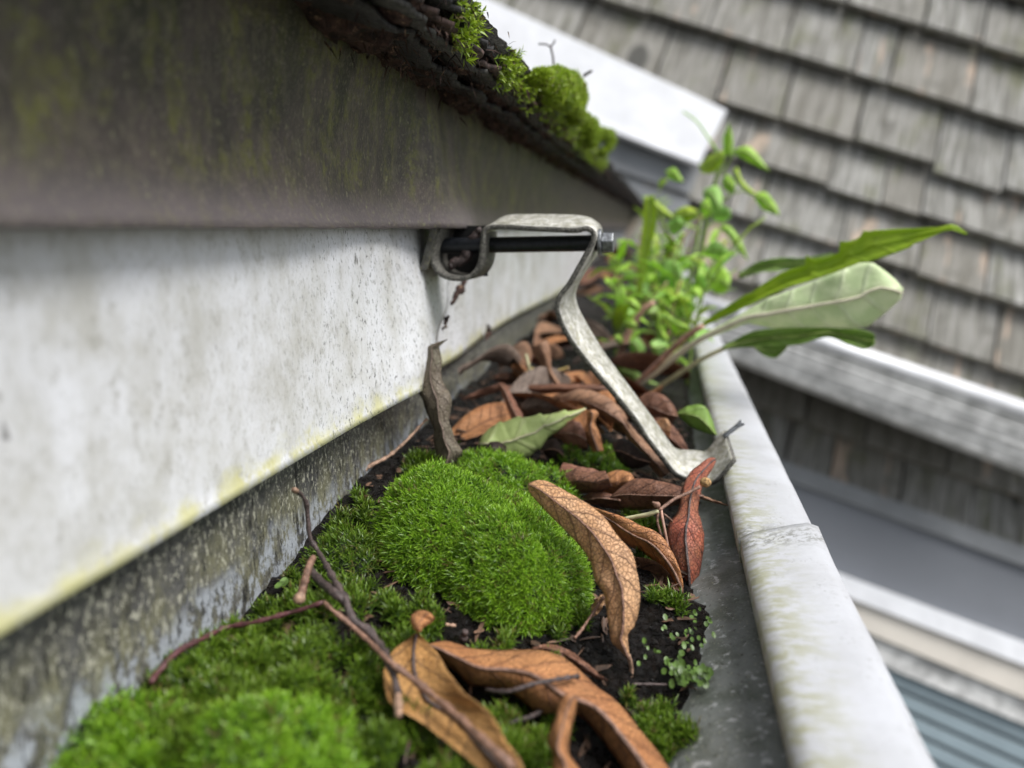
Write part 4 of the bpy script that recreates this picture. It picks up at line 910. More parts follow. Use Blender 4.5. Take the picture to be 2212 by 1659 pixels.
lit = [
 ('pinkish thin leaf arm reaching left from the litter pile', Lc([(660, 790), (800, 715), (1000, 645), (1045, 640)]), Lc([(662, 800), (830, 775), (1000, 720), (1050, 700)]), [330, 325], 'pinkish', -2),
 ('pinkish strap-like leaf bending down behind the pale green leaf', Lc([(1010, 632), (1080, 640), (1150, 760), (1260, 960)]), Lc([(1008, 650), (1060, 760), (1100, 880), (1150, 1000)]), [322, 312, 300], 'pinkish', -3),
 ('pale yellow leaf in the middle of the blurred litter', Lc([(1240, 590), (1320, 490), (1500, 510), (1600, 495), (1700, 470)]), Lc([(1260, 620), (1350, 645), (1480, 635), (1600, 560), (1705, 500)]), [352, 352], 'yellow', -2),
 ('upright brown wedge-shaped leaf above the yellow leaf', Lc([(1330, 290), (1400, 410), (1500, 560), (1600, 720)]), Lc([(1490, 210), (1525, 350), (1535, 500), (1660, 700)]), [350, 346, 340], 'dull', -3),
 ('orange leaf patch left of the yellow leaf', Lc([(1140, 460), (1200, 440), (1290, 500), (1300, 560)]), Lc([(1150, 540), (1200, 600), (1260, 640), (1290, 650)]), [358, 354], 'orange', -2),
 ('dark rust leaf behind the orange patch', Lc([(970, 560), (1100, 530), (1250, 560)]), Lc([(980, 610), (1100, 640), (1250, 620)]), [362, 360], 'rust', -2),
 ('long horizontal brown leaf under the yellow leaf', Lc([(1050, 660), (1300, 650), (1600, 640), (2000, 650), (2150, 700)]), Lc([(1060, 740), (1400, 740), (1700, 730), (2000, 740), (2160, 760)]), [336, 332, 336], 'rust', -4),
 ('broad tan-brown leaf arching over the litter left of the bracket strap', Lc([(1600, 790), (1700, 720), (1850, 695), (2050, 760), (2212, 890), (2260, 960)]), Lc([(1620, 830), (1800, 900), (1950, 990), (2080, 1060), (2200, 1120), (2270, 1140)]), [318, 312, 306, 304], 'dull', -6),
 ('twisted knot-shaped brown leaf under the arching leaf', Lc([(1950, 890), (1985, 930), (1950, 1010), (1990, 1110), (2035, 1290)]), Lc([(1850, 900), (1870, 960), (1870, 1020), (1850, 1130), (1930, 1300)]), [296, 292, 288], 'orange', -3),
 ('grey-brown leaf behind the tip of the pale green leaf', Lc([(1215, 830), (1350, 760), (1500, 800), (1640, 900)]), Lc([(1260, 960), (1380, 970), (1500, 960), (1640, 930)]), [318, 314], 'greyleaf', -3),
 ('pink-brown leaf beneath the twisted knot leaf', Lc([(1560, 1080), (1700, 1000), (1800, 1010), (1850, 1100)]), Lc([(1540, 1150), (1650, 1220), (1760, 1260), (1880, 1270)]), [290, 286], 'pinkish', -3),
 ('crumpled brown leaf directly behind the moss dome', Lc([(1640, 1400), (1800, 1440), (1950, 1470), (2060, 1530)]), Lc([(1540, 1600), (1700, 1650), (1850, 1640), (2000, 1600)]), [262, 256], 'pinkish', -4),
 ('crumpled rust leaf in the shadow behind the tan leaf tip', Lc([(1560, 1560), (1750, 1470), (1900, 1500), (2050, 1480)]), Lc([(1640, 1690), (1800, 1700), (1980, 1690), (2120, 1640)]), [252, 248], 'rust', -4),
 ('orange strap leaf running down beside the bracket strap', Ld([(880, 600), (1000, 740), (1150, 900), (1330, 1120)]), Ld([(850, 690), (950, 860), (1080, 1020), (1230, 1190)]), [300, 292, 284], 'dull', -3),
 ('rounded brown leaf right of the bracket strap near the lip', Ld([(1010, 420), (1120, 350), (1250, 380), (1350, 470), (1400, 570)]), Ld([(1030, 560), (1130, 640), (1240, 700), (1320, 680), (1390, 600)]), [322, 316], 'rust', -4),
 ('tan leaf lying between the strap and the lip', Ld([(1180, 640), (1280, 600), (1330, 680)]), Ld([(1200, 760), (1280, 850), (1320, 800)]), [306, 302], 'tan', -2),
 ('black sodden leaf left of the bracket foot', Ld([(760, 860), (850, 800), (960, 850), (1140, 1010)]), Ld([(800, 980), (900, 1080), (1020, 1090), (1130, 1050)]), [282, 276], 'darkleaf', -4),
 ('black sodden leaf under the tip of the pale green leaf', Ld([(60, 880), (180, 800), (280, 830), (330, 980)]), Ld([(110, 960), (180, 1010), (260, 1030), (320, 1020)]), [288, 284], 'darkleaf', -3),
 ('curled brown leaf in front of the black sodden leaf', Ld([(640, 1180), (800, 1110), (930, 1130), (990, 1210)]), Ld([(620, 1290), (740, 1360), (860, 1340), (960, 1290)]), [262, 256], 'orange', -4),
 ('wide dark brown leaf stretched behind the berry twig', Ld([(860, 1260), (1000, 1190), (1200, 1210), (1440, 1270), (1640, 1340)]), Ld([(640, 1460), (900, 1500), (1200, 1480), (1450, 1430), (1650, 1370)]), [250, 246, 244], 'rust', -4),
 ('dull rust leaf arched behind the orange folded leaf', Ld([(470, 1370), (600, 1310), (720, 1330), (840, 1380)]), Ld([(500, 1420), (600, 1450), (720, 1440), (850, 1420)]), [250, 246], 'rust', -3),
 ('thin pointed leaf tip reaching towards the lip behind the red-brown leaf', Ld([(1590, 1340), (1750, 1395), (1915, 1455)]), Ld([(1595, 1380), (1750, 1425), (1916, 1462)]), [248, 250], 'dull', -1),
 ('brown leaf fragment showing under the lip at the bottom edge', [(1640, 1655), (1690, 1640), (1722, 1650), (1740, 1690)], [(1640, 1690), (1690, 1700), (1720, 1705), (1742, 1700)], [160, 162], 'orange', -2),
 ('tan leaf stub at the right foot of the moss dome', [(1312, 1277), (1292, 1290), (1278, 1310), (1277, 1330)], [(1316, 1285), (1305, 1305), (1293, 1325), (1279, 1332)], [178, 176], 'tan', -2),
 ('brown leaf half buried against the back wall behind the moss dome', Lc([(-180, 1290), (0, 1310), (150, 1330), (330, 1290)]), Lc([(-160, 1400), (0, 1440), (200, 1430), (340, 1390)]), [262, 256], 'rust', -3),
 ('dark scrap of leaf stuck to the gutter back wall at lower left', [(262, 1395), (240, 1430), (222, 1465), (214, 1490)], [(266, 1398), (262, 1440), (240, 1470), (218, 1492)], [120, 116], 'rust', -1),
]
for k, (lab, A, B, Y, mt, bow) in enumerate(lit):
    leaf(lab, A, B, Y, mt, bow=bow, seed=20 + k, nu=24, nv=8, wav=.45, midrib='twig_brown' if k % 3 else None, rr=(.2, .4))
P = cr([onY(*p) for p in ((1145, 815, 351), (1142, 790, 352), (1136, 765, 354))], 10); V, F = tube(P, .7, 7)
single('leaf_stalk', V, F, M['stem_pale'], 'pale stalk standing up from the yellow leaf', 'stalk')
# unsorted litter further along the gutter
rd = random.Random(3)
for k in range(64):
    y = rd.uniform(300, 640) if k < 40 else rd.uniform(640, 1150); x = rd.uniform(-84, 6); L = rd.uniform(38, 66); wd_ = rd.uniform(6, 9); an = rd.uniform(0, 6.28); z0 = float(zsoil(x, y)) + rd.uniform(2, 13); cu = rd.uniform(.2, 1.1); tw = rd.uniform(-.8, .8)
    V = []; UV = []
    for i in range(17):
        t = i / 16; s_ = (t - .5) * L; w = wd_ * math.sin(math.pi * min(1, t * .97 + .02)) ** .7
        cx, cy, cz = x + s_ * math.cos(an), y + s_ * math.sin(an), z0 + cu * 9 * math.sin(math.pi * t + rd.uniform(-.02, .02)) + s_ * tw * .25
        for j in range(7):
            v = j / 6 * 2 - 1; rot = tw * t * 1.4 + tw * .4
            V.append((cx - math.sin(an) * v * w * math.cos(rot), cy + math.cos(an) * v * w * math.cos(rot), cz + v * w * math.sin(rot) + cu * 3 * v * v)); UV.append((t * L * .1, j / 6))
    V = np.array(V); V[:, 0] = np.clip(V[:, 0], -91, 17)
    hue = ('dull brown', 'rust', 'greyish', 'orange-brown', 'dull brown', 'blackened')[k % 6]; zone = 'far along the gutter behind the weeds' if y > 640 else ('on the fascia side' if x < -55 else 'in the middle of the gutter' if x < -22 else 'on the lip side') + (' beyond the bracket' if y < 430 else ' under the weeds')
    o = single('dead_leaf', V, grid_faces(16, 6), M[('dull', 'rust', 'greyleaf', 'orange', 'dull', 'darkleaf')[k % 6]], hue + ' curled leaf in the litter ' + zone, 'leaf', 'loose ' + hue + ' litter ' + zone, np.array(UV)); solid(o, .10)

# ================================================================== TWIGS
def pathL(pts, n):                                                       # photo point and height above the soil
    Q = []
    for x, y, l in pts:
        p = at_soil(x, y, l); Q.append(p if p[0] > -94.5 else onX(x, y, -94.5))
    return cr(Q, n)
def path(pts, n, k=0.95): return cr([onY(p[0], p[1], p[2] * (k if p[1] > 1190 and p[0] < 1340 else 1.0)) for p in pts], n)
def knobby(P, r, amp=.12, seed=0):
    i = np.arange(len(P)); return np.asarray(r) * (1 + amp * np.sin(i * 1.7 + seed) + amp * (hashn(i * 1.0, seed, 3) - .5) * 2)
t = thing('forked_twig', 'dark forked twig leaning from the gutter back wall over the ochre leaf', 'twig', onY(831, 1416, 152))
P = pathL([(638, 1060, 30), (649, 1067, 28), (661, 1084, 25), (664, 1110, 21), (670, 1163, 15), (684, 1185, 13), (706, 1223, 11), (723, 1255, 10), (746, 1296, 9), (762, 1340, 8), (793, 1361, 8), (820, 1395, 10), (836, 1424, 12.5), (850, 1455, 11), (859, 1500, 9), (861, 1540, 9)], 60)
V, F = tube(P, knobby(P, np.interp(np.arange(60), [0, 3, 12, 25, 40, 48, 60], [.75, .55, .6, .85, 1.05, .9, .6]), .17), 8); part('stem', V, F, M['twig'], t)
P = pathL([(668, 1228, 10), (682, 1244, 9), (698, 1261, 8.5), (725, 1283, 8.5), (748, 1302, 9)], 20); V, F = tube(P, knobby(P, np.linspace(.95, 1.15, 20), .1), 8); part('side_branch', V, F, M['twig'], t)
P = pathL([(677, 1204, 16), (668, 1222, 15), (661, 1245, 13.5), (655, 1268, 12), (650, 1285, 11)], 18); V, F = tube(P, knobby(P, np.linspace(.75, .95, 18), .08), 8); part('side_branch', V, F, M['twig_brown'], t)
P = pathL([(652, 1282, 11.5), (648, 1290, 11), (644, 1298, 10.5), (641, 1305, 10)], 10); V, F = tube(P, [.85, 1.0, 1.2, 1.35, 1.4, 1.35, 1.25, 1.1, .9, .4], 10); part('bud', V, F, M['twig_pale'], t)
P = pathL([(633, 1056, 31), (638, 1060, 30), (643, 1063, 29)], 8); V, F = tube(P, [.45, .65, .75, .8, .75, .7, .6, .55], 8); part('broken_tip', V, F, M['twig_pale'], t)
P = pathL([(859, 1500, 9), (860, 1522, 9), (861, 1547, 9)], 10); V, F = tube(P, np.interp(np.arange(10), [0, 5, 9], [.6, .95, .6]), 8); part('bud', V, F, M['twig_pale'], t)
def twig(label, pts, r, mat, n=28, amp=.17, name='twig'):
    P = (path if pts[0][2] > 60 else pathL)(pts, n); V, F = tube(P, knobby(P, np.linspace(r[0], r[1], n), amp), 8); return single(name, V, F, M[mat], label, 'twig', 'loose twigs in the gutter')
twig('thin brown twig running along the ochre leaf into the bottom edge', [(700, 1300, 9), (713, 1314, 9), (760, 1352, 9), (803, 1392, 10.5), (838, 1427, 13), (893, 1468, 12), (956, 1520, 11.5), (1008, 1566, 11.5), (1060, 1614, 12), (1110, 1660, 12)], (.5, .85), 'twig_brown', 40)
twig('dark red twig lying over moss from the forked twig to the back wall', [(325, 1475, 7), (337, 1458, 7), (382, 1409, 7), (427, 1385, 7), (486, 1357, 7.5), (555, 1343, 8), (642, 1319, 8.5), (700, 1301, 9)], (.7, .5), 'twig_red', 40)
twig('thin arched pale twig in the dark gap behind the moss dome', [(778, 1026, 228), (800, 1006, 232), (840, 985, 238), (880, 950, 244), (915, 912, 250), (924, 905, 251)], (.75, .5), 'twig_pale')
twig('short thin grey twig crossing the long bent leaf', [(1050, 1490, 9), (1095, 1494, 11), (1147, 1479, 13), (1200, 1468, 14), (1248, 1461, 13)], (.4, .55), 'twig')
twig('thin dark twig below the tan leaf stub at the foot of the moss dome', [(1303, 1288, 9), (1280, 1325, 6), (1258, 1358, 4), (1241, 1379, 3)], (.3, .45), 'twig_brown')
twig('black wet twig under the long bent leaf', [(1062, 1560, 4), (1084, 1566, 4), (1120, 1556, 4), (1147, 1548, 4), (1178, 1530, 5)], (.7, .55), 'twig')
twig('pale splinter lying on dark soil in front of the moss dome', [(962, 1349, 3), (985, 1352, 3)], (.5, .4), 'twig_pale', 8)
twig('short dark stub poking out of the soil behind the long bent leaf', [(1006, 1362, 6), (1000, 1385, 2)], (.8, .9), 'twig', 8)
twig('thin dark twig at the far right beside the pearly round-leaved sprigs', [(1365, 1478, 3), (1400, 1478, 3), (1440, 1479, 3)], (.35, .3), 'twig', 10)
bt = thing('berry_twig', 'thin forked twig carrying a round fuzzy bud in front of the red-brown leaf', 'twig', onY(1423, 1102, 226))
V, F = tube(path([(1512, 1051, 238), (1490, 1063, 236), (1459, 1077, 232), (1440, 1090, 229), (1423, 1103, 226)], 20), .55, 7); part('stem', V, F, M['twig_brown'], bt)
V, F = tube(path([(1423, 1103, 226), (1400, 1111, 226), (1375, 1116, 227), (1350, 1121, 228)], 14), [.7] * 14, 7); part('branch', V, F, M['stem_pale'], bt)
V, F = tube(path([(1422, 1104, 226), (1420, 1125, 225), (1424, 1142, 224), (1430, 1160, 223)], 14), .42, 7); part('branch', V, F, M['twig_brown'], bt)
V, F = tube(path([(1428, 1100, 227), (1432, 1125, 225), (1437, 1150, 223), (1443, 1182, 222)], 14), .45, 7); part('branch', V, F, M['stem_pink'], bt)
V, F = tube(path([(1424, 1102, 226), (1420, 1092, 226), (1408, 1085, 226)], 10), [.5, .5, .6, .9, 1.2, 1.2, .9, .7, .6, .4], 7); part('bud', V, F, M['twig_brown'], bt)
V, F = tube(path([(1434, 1110, 226), (1446, 1120, 226), (1452, 1127, 227)], 8), .35, 6); part('branch', V, F, M['twig_brown'], bt)
c = onY(1524, 1042, 240); V = []; nu_, nv_ = 16, 20
for i in range(nu_ + 1):
    for j in range(nv_):
        a, b = math.pi * i / nu_, 2 * math.pi * j / nv_; d = np.array((math.sin(a) * math.cos(b), math.sin(a) * math.sin(b), math.cos(a))); V.append(c + d * (1.75 + .25 * (fbm(a * 4, b * 3, 5) - .5)) * np.array((1.08, 1, .95)))
F = [(i * nv_ + j, i * nv_ + (j + 1) % nv_, (i + 1) * nv_ + (j + 1) % nv_, (i + 1) * nv_ + j) for i in range(nu_) for j in range(nv_)]
part('round_bud', V, F, M['berry'], bt)
# twigs on the roof moss
t = thing('roof_twig', 'tiny dark forked twig standing on the upper roof moss cushion', 'twig', onY(1194, 130, 372))
V, F = tube(path([(1196, 140, 372), (1194, 120, 372), (1191, 108, 372), (1190, 98, 372)], 12), .55, 6); part('stem', V, F, M['twig'], t)
V, F = tube(path([(1191, 103, 372), (1180, 96, 372), (1163, 95, 372)], 10), .4, 6); part('branch', V, F, M['twig'], t)
V, F = tube(path([(1190, 100, 372), (1197, 92, 372), (1198, 86, 372)], 8), .4, 6); part('branch', V, F, M['twig'], t)
twig('short dark stub poking sideways from the roof moss', [(1262, 163, 380), (1270, 158, 378), (1279, 153, 376)], (.9, .5), 'twig', 8)
# dark drips of debris in the fascia joint
for k, (pts, w) in enumerate((([(1004, 603), (997, 620), (985, 640), (976, 660)], 3.2), ([(968, 680), (964, 695), (958, 712)], 1.6), ([(1054, 704), (1056, 718), (1050, 735)], 2.6))):
    P = np.array([onX(x, y, -86.5 if k < 2 else -91) for x, y in cr(pts, 14)]); V, F = tube(P + RNG.normal(0, .4, P.shape), knobby(P, np.interp(np.arange(14), [0, 5, 13], [w * .3, w * .5, w * .15]), .3, k), 7)
    single('bark_scrap', V, F, M['fibre'], ('dark rotten scrap below the bracket clip', 'thin dark scrap in the fascia joint', 'dark red-brown scrap stuck on the far fascia panel')[k], 'bark')

# ================================================================== PLANTS
dl = thing('dandelion_plant', 'big-leaved dandelion growing from the gutter over its lip', 'plant', onY(1372, 835, 440))
def pleaf(parent, name, A, B, Y, mat, rmat, rr, **kw):
    V, F, UV = leafgrid(A, B, Y, **kw); o = part(name, V, F, M[mat], parent, UV); solid(o, .4)
    v, f = rib(V, kw.get('nu', 34), kw.get('nv', 8), *rr, push=-.8); part('midrib', v, f, M[rmat], parent, sub=o); return o
def Le(pts): return [(x / 2.88 + 1371.5, y / 2.88 + 439) for x, y in pts]
o = pleaf(dl, 'leaf', Le([(10, 1120), (300, 830), (500, 685), (640, 600), (700, 560), (720, 565), (800, 500), (900, 440), (920, 405), (935, 425), (1060, 385), (1065, 318), (1105, 352), (1200, 335), (1285, 300), (1268, 238), (1330, 240), (1400, 215), (1410, 168), (1440, 178), (1490, 170), (1500, 152), (1515, 168), (1650, 160), (1800, 155), (1900, 146), (1980, 128), (2040, 160), (2066, 188)]),
      Le([(20, 1130), (400, 780), (550, 710), (700, 640), (800, 590), (900, 545), (1000, 510), (1100, 480), (1300, 410), (1400, 380), (1500, 350), (1620, 310), (1720, 270), (1730, 255), (1850, 205), (1920, 175), (1980, 165), (2060, 196)]),
      [440, 425, 410, 398, 388, 380], 'green_top', 'green_top', (.5, .3), bow=3, dA=6, smoothed=False, nu=70, nv=8, seed=41, wav=.5)
o['label'] = 'narrow toothed leaf seen from above, bright green'
o = pleaf(dl, 'leaf', Le([(30, 1125), (400, 830), (560, 745), (700, 665), (780, 620), (830, 590), (1000, 530), (1100, 490), (1250, 430), (1400, 370), (1480, 368), (1560, 425), (1630, 485), (1668, 532)]),
      Le([(30, 1140), (400, 862), (560, 800), (700, 745), (780, 760), (850, 775), (1000, 772), (1200, 772), (1350, 780), (1450, 768), (1500, 725), (1560, 680), (1615, 630), (1655, 590)]),
      [440, 420, 400, 388, 380, 378], 'green_under', 'stem_cream', (1.5, .5), bow=-5, nu=60, nv=10, seed=42, wav=.8, smoothed=False)
o['label'] = 'broad leaf showing its pale underside'
o = pleaf(dl, 'leaf', Le([(540, 895), (640, 840), (750, 795), (950, 772), (1200, 772), (1400, 785), (1485, 815), (1492, 840)]),
      Le([(545, 910), (660, 900), (800, 890), (1000, 882), (1200, 832), (1330, 880), (1430, 908), (1490, 880)]), [410, 400, 394, 390], 'green_mid', 'stem_green', (1.0, .4), bow=3, nu=40, seed=43, wav=.7)
o['label'] = 'lower darker green leaf'
o = pleaf(dl, 'leaf', Le([(740, 890), (800, 880), (900, 885), (950, 890)]), Le([(745, 900), (810, 950), (880, 960), (945, 900)]), [402, 400], 'green_mid', 'stem_green', (.4, .3), bow=3, nu=16, seed=44)
o = pleaf(dl, 'leaf', Le([(640, 440), (760, 370), (900, 340), (1060, 340), (1230, 310)]), Le([(650, 470), (780, 430), (900, 420), (1050, 395), (1230, 335)]), [470, 470], 'green_mid', 'stem_green', (.5, .3), bow=3, nu=24, seed=45, wav=1.0)
for pts, r, m_ in ((Le([(-30, 1170), (100, 1040), (300, 845), (420, 765)]), (2.2, 1.4), 'stem_pink'), (Le([(-20, 1165), (200, 985), (420, 840), (700, 706)]), (2.0, 1.6), 'stem_cream'), (Le([(80, 1190), (180, 1125), (390, 985), (560, 900)]), (1.5, 1.3), 'stem_pale')):
    P = cr([onY(x, y, Y_) for (x, y), Y_ in zip(pts, (443, 432, 418, 410))], 20); V, F = tube(P, np.linspace(*r, 20), 9); part('stalk', V, F, M[m_], dl)
gl = leaf('single green leaf on a thin stalk between bracket strap and lip', [(1462, 892), (1480, 880), (1498, 875), (1520, 876), (1536, 900), (1548, 938)], [(1463, 895), (1480, 912), (1500, 926), (1520, 934), (1535, 938), (1547, 940)], [320, 314], 'green_mid', 'green_leaf', bow=-3, seed=46, midrib='stem_green', group=None,
          stem=[(1462, 893, 320), (1440, 895, 322), (1412, 903, 325)], smat='stem_green')
def Lw(pts): return [(x / 4.03 + 1207, y / 4.03 + 230.4) for x, y in pts]
def weed(label, Yb, stems, leaves, base):
    t = thing('weed', label, 'plant', onY(*base, Yb), 'weeds growing in the gutter')
    for pts, r, m_ in stems:
        P = cr([onY(x, y, Yb) for x, y in Lw(pts)], 20); P[:, 1] += 0; V, F = tube(P, np.linspace(r, r * .6, 20), 7); part('stem', V, F, M[m_], t)
    for k, (A, B, m_, dy) in enumerate(leaves):
        pleaf(t, 'leaf', Lw(A), Lw(B), [Yb + dy, Yb + dy - 12], m_, 'stem_green', (.7, .3), bow=-4, nu=16, nv=6, seed=60 + k, wav=.8)
weed('tall leafy weed in front of the white flashing end', 640,
     [([(1180, 1659), (1250, 1200), (1350, 700), (1440, 400), (1475, 180)], 2.6, 'stem_green'), ([(1420, 600), (1480, 480), (1540, 390)], 1.2, 'stem_green'), ([(1300, 950), (1450, 800), (1560, 740), (1600, 745)], 1.2, 'stem_green'), ([(1400, 420), (1280, 240), (1200, 130), (1080, 40)], 1.0, 'weed')],
     [([(1515, 375), (1650, 345), (1740, 430), (1835, 562)], [(1520, 405), (1640, 470), (1740, 520), (1836, 566)], 'weed', 0),
      ([(1440, 420), (1435, 270), (1480, 140)], [(1505, 430), (1515, 290), (1484, 140)], 'weed', -5),
      ([(1515, 550), (1560, 530), (1600, 640), (1720, 760)], [(1520, 600), (1580, 700), (1650, 760), (1715, 780)], 'weed3', -8),
      ([(1705, 755), (1800, 745), (1880, 840), (1922, 945)], [(1705, 800), (1770, 890), (1850, 925), (1920, 948)], 'weed', -10),
      ([(1265, 720), (1380, 690), (1425, 800), (1405, 905)], [(1255, 770), (1290, 850), (1340, 900), (1400, 908)], 'weed2', -14),
      ([(1215, 520), (1310, 430), (1430, 380)], [(1245, 575), (1350, 575), (1440, 470)], 'weed3', -4),
      ([(1420, 640), (1470, 590), (1530, 650), (1540, 720)], [(1430, 700), (1470, 740), (1510, 750), (1540, 725)], 'weed', -6),
      ([(1330, 900), (1420, 860), (1500, 900)], [(1340, 980), (1430, 1010), (1500, 960)], 'weed2', 0)], (1500, 640))
weed('bushy weed with pale round leaves right of the bracket bolt', 590,
     [([(1050, 1659), (1000, 1300), (900, 1000), (830, 830)], 2.0, 'stem_green'), ([(1100, 1659), (1180, 1300), (1230, 1000)], 1.6, 'stem_green'), ([(1200, 1659), (1350, 1400), (1450, 1200)], 1.6, 'stem_pink')],
     [([(860, 1460), (940, 1330), (1050, 1370), (1070, 1470)], [(870, 1560), (950, 1590), (1030, 1570), (1070, 1500)], 'weed2', -10),
      ([(845, 1570), (950, 1560), (1060, 1610), (1130, 1680)], [(870, 1640), (930, 1700), (1030, 1730), (1120, 1740)], 'weed', -16),
      ([(1295, 1450), (1420, 1390), (1495, 1480), (1480, 1560)], [(1310, 1560), (1360, 1620), (1430, 1630), (1480, 1590)], 'weed', -12),
      ([(945, 1010), (1040, 960), (1105, 1000)], [(960, 1080), (1010, 1120), (1095, 1050)], 'weed2', 0),
      ([(1000, 920), (1100, 870), (1210, 900)], [(1010, 990), (1120, 1010), (1205, 960)], 'weed3', 0),
      ([(1280, 1220), (1370, 1170), (1470, 1230)], [(1300, 1310), (1390, 1340), (1470, 1290)], 'weed2', 4),
      ([(1420, 1030), (1500, 1050), (1590, 1180), (1650, 1335)], [(1400, 1060), (1480, 1130), (1560, 1250), (1645, 1338)], 'weed', 0),
      ([(820, 800), (900, 860), (1000, 950)], [(800, 830), (870, 930), (990, 980)], 'weed3', 0),
      ([(910, 1230), (980, 1180), (1030, 1250)], [(920, 1310), (980, 1340), (1025, 1290)], 'weed3', 0),
      ([(930, 560), (1010, 535), (1085, 650)], [(940, 605), (1010, 645), (1080, 658)], 'weed', 10),
      ([(1140, 1300), (1240, 1340), (1320, 1430)], [(1130, 1330), (1220, 1390), (1310, 1450)], 'weed3', -4),
      ([(1180, 1480), (1260, 1440), (1310, 1520)], [(1190, 1570), (1250, 1600), (1310, 1560)], 'weed', -6),
      ([(440, 1330), (500, 1290), (550, 1340)], [(450, 1390), (500, 1410), (550, 1380)], 'weed', 6),
      ([(1240, 830), (1300, 800), (1330, 880)], [(1230, 900), (1270, 960), (1330, 930)], 'weed', 0)], (1470, 660))
t = thing('grass_blade', 'single broad green grass blade right of the bracket bolt', 'grass', onY(1376, 640, 540))
pleaf(t, 'blade', Lw([(745, 780), (735, 1000), (715, 1250), (672, 1659)]), Lw([(830, 770), (850, 1000), (795, 1250), (712, 1659)]), [545, 540], 'green_top', 'stem_green', (.4, .3), bow=2, nu=24, nv=6, seed=80, wav=.2)
# low sprigs at the plant's foot, on the enlarged print of the middle
def Lm(pts): return [(x / 5.04 + 1152, y / 5.04 + 576) for x, y in pts]
t = thing('weed', 'low sprawling weed with a pink stalk at the foot of the dandelion', 'plant', onY(1340, 790, 470), 'weeds growing in the gutter')
P = cr([onY(x, y, 470) for x, y in Lm([(920, 1030), (990, 830), (1090, 620), (1200, 470), (1320, 390)])], 20); V, F = tube(P, np.linspace(2.6, 1.8, 20), 8); part('stalk', V, F, M['stem_pink'], t)
for k, (A, B, m_) in enumerate((([(990, 350), (1080, 340), (1170, 430)], [(1000, 400), (1080, 470), (1160, 490)], 'weed'), ([(980, 590), (1050, 560), (1130, 620)], [(990, 640), (1070, 680), (1130, 660)], 'weed'), ([(1060, 800), (1150, 780), (1220, 920), (1130, 1090)], [(1050, 850), (1070, 960), (1090, 1040), (1120, 1095)], 'weed2'), ([(1270, 820), (1380, 780), (1470, 830)], [(1290, 900), (1340, 980), (1440, 900)], 'weed2'), ([(1250, 480), (1330, 420), (1390, 520)], [(1260, 540), (1320, 590), (1380, 570)], 'green_mid'), ([(1420, 480), (1530, 560), (1700, 650)], [(1440, 560), (1540, 660), (1680, 690)], 'weed'), ([(880, 1080), (1050, 1080), (1200, 1200), (1390, 1290)], [(900, 1160), (1050, 1240), (1200, 1290), (1380, 1300)], 'green_mid'), ([(880, 760), (940, 740), (980, 820)], [(890, 800), (930, 840), (975, 830)], 'weed'), ([(1360, 480), (1400, 640), (1480, 800)], [(1330, 500), (1340, 660), (1400, 800)], 'weed'))):
    pleaf(t, 'leaf', Lm(A), Lm(B), [468 - 4 * k % 20, 462], m_, 'stem_green', (.5, .3), bow=-3, nu=16, nv=6, seed=90 + k, wav=.7)
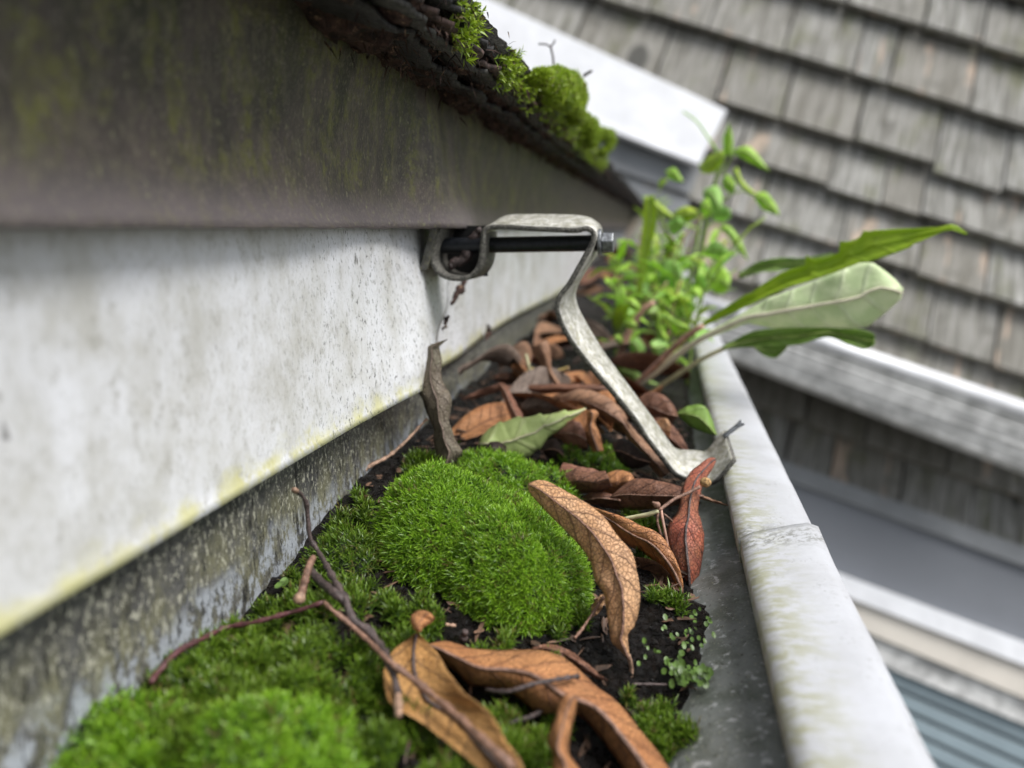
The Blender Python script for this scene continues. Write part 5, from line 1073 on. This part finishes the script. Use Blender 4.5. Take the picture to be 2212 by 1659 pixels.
# fill-in weed foliage, many small leaves
t = thing('weed', 'tangle of small blurred weed leaves behind the dandelion', 'plant', onY(1480, 690, 690), 'weeds growing in the gutter')
rd = random.Random(12)
def lance(c, d, up, L, w, droop):                                        # a pointed leaf from c along d
    side = np.cross(d, up); side /= np.linalg.norm(side) + 1e-9; nrm = np.cross(side, d); V = []; UV = []
    for i in range(11):
        t_ = i / 10; ww = w * (math.sin(math.pi * t_ ** .75) ** .9 + .06 * (1 - t_)); p = c + d * L * t_ - np.array((0, 0, 1)) * droop * L * t_ * t_ + nrm * .6 * math.sin(i * 1.3)
        for j in range(5):
            v = j / 4 * 2 - 1; V.append(p + side * v * ww + nrm * abs(v) * ww * .35); UV.append((t_ * L * .1, j / 4))
    return np.array(V), grid_faces(10, 4), np.array(UV)
for k in range(24):
    x, y, h = rd.uniform(-34, 18), rd.uniform(480, 720), rd.uniform(50, 122); lx, ly = rd.uniform(-.15, .65), rd.uniform(-.25, .25); b0 = np.array((x, y, float(zsoil(x, y)) - 1)); tt = np.linspace(0, 1, 14)[:, None]
    P = b0 + np.hstack((lx * h * tt ** 1.6, ly * h * tt ** 1.4, h * tt - .12 * h * abs(lx) * tt ** 3)) + rd.uniform(-1, 1); V, F = tube(P, np.linspace(1.2, .5, 14), 6); part('stem', V, F, M[rd.choice(('stem_green', 'stem_green', 'stem_pink'))], t)
    for i in range(rd.randint(6, 9)):
        f = .22 + .78 * i / 8; q = P[min(13, int(f * 13))]; az = i * 2.4 + k; e = rd.uniform(.35, 1.15); d = np.array((math.cos(az) * math.cos(e), math.sin(az) * math.cos(e), math.sin(e)))
        V, F, UV = lance(q, d, np.array((0.1, 0, 1.0)), rd.uniform(24, 44) * (1.15 - .4 * f), rd.uniform(2.8, 4.8) * (1.15 - .4 * f), rd.uniform(.1, .6)); o = part('leaf', V, F, M[rd.choice(('weed', 'weed2', 'weed3', 'weed'))], t, UV); solid(o, .2)
# round-leaved pearly sprigs by the front wall
def sprig(label, spots_, n, r, mat, spread):
    sv_, sf = [], []
    for (x, y, lift) in spots_:
        c0 = at_soil(x, y, lift)
        for i in range(n):
            c1 = c0 + np.array((random.gauss(0, spread), random.gauss(0, spread), abs(random.gauss(0, spread * .7)))); d = np.array((random.gauss(0, .6), random.gauss(-.5, .5), 1.0)); d /= np.linalg.norm(d)
            e1 = np.cross(d, (1, .2, .1)); e1 /= np.linalg.norm(e1); e2 = np.cross(d, e1); rr_ = r * random.uniform(.7, 1.2); b = len(sv_); sv_.append(c1 - d * rr_ * .25)
            for k in range(8):
                th = math.pi * k / 4; sv_.append(c1 + rr_ * (e1 * math.cos(th) * 1.25 + e2 * math.sin(th) * .85))
            sf += [(b, b + 1 + k, b + 1 + (k + 1) % 8) for k in range(8)]
    o = single('round_leaved_sprig', sv_, sf, M[mat], label, 'plant', 'round-leaved sprigs in the gutter'); o['kind'] = 'stuff'; return o
M['sprig'] = m_plain('pearlwort_leaf', (0.085, 0.150, 0.030), .4, 0, .35, 40, .2)
sprig('clump of tiny round green leaves against the stained front wall', [(1465, 1450, 3), (1485, 1470, 4), (1500, 1455, 4)], 22, .9, 'sprig', 2.0)
sprig('loose sprigs of tiny round leaves under the red-brown leaf stalks', [(1400, 1420, 2), (1440, 1370, 3), (1500, 1370, 5), (1520, 1340, 6), (1480, 1400, 3)], 8, .65, 'sprig', 2.4)
sprig('pair of tiny pale round leaves beside the gutter back wall', [(612, 1262, 2), (626, 1255, 2)], 3, 1.2, 'sprig', .8)
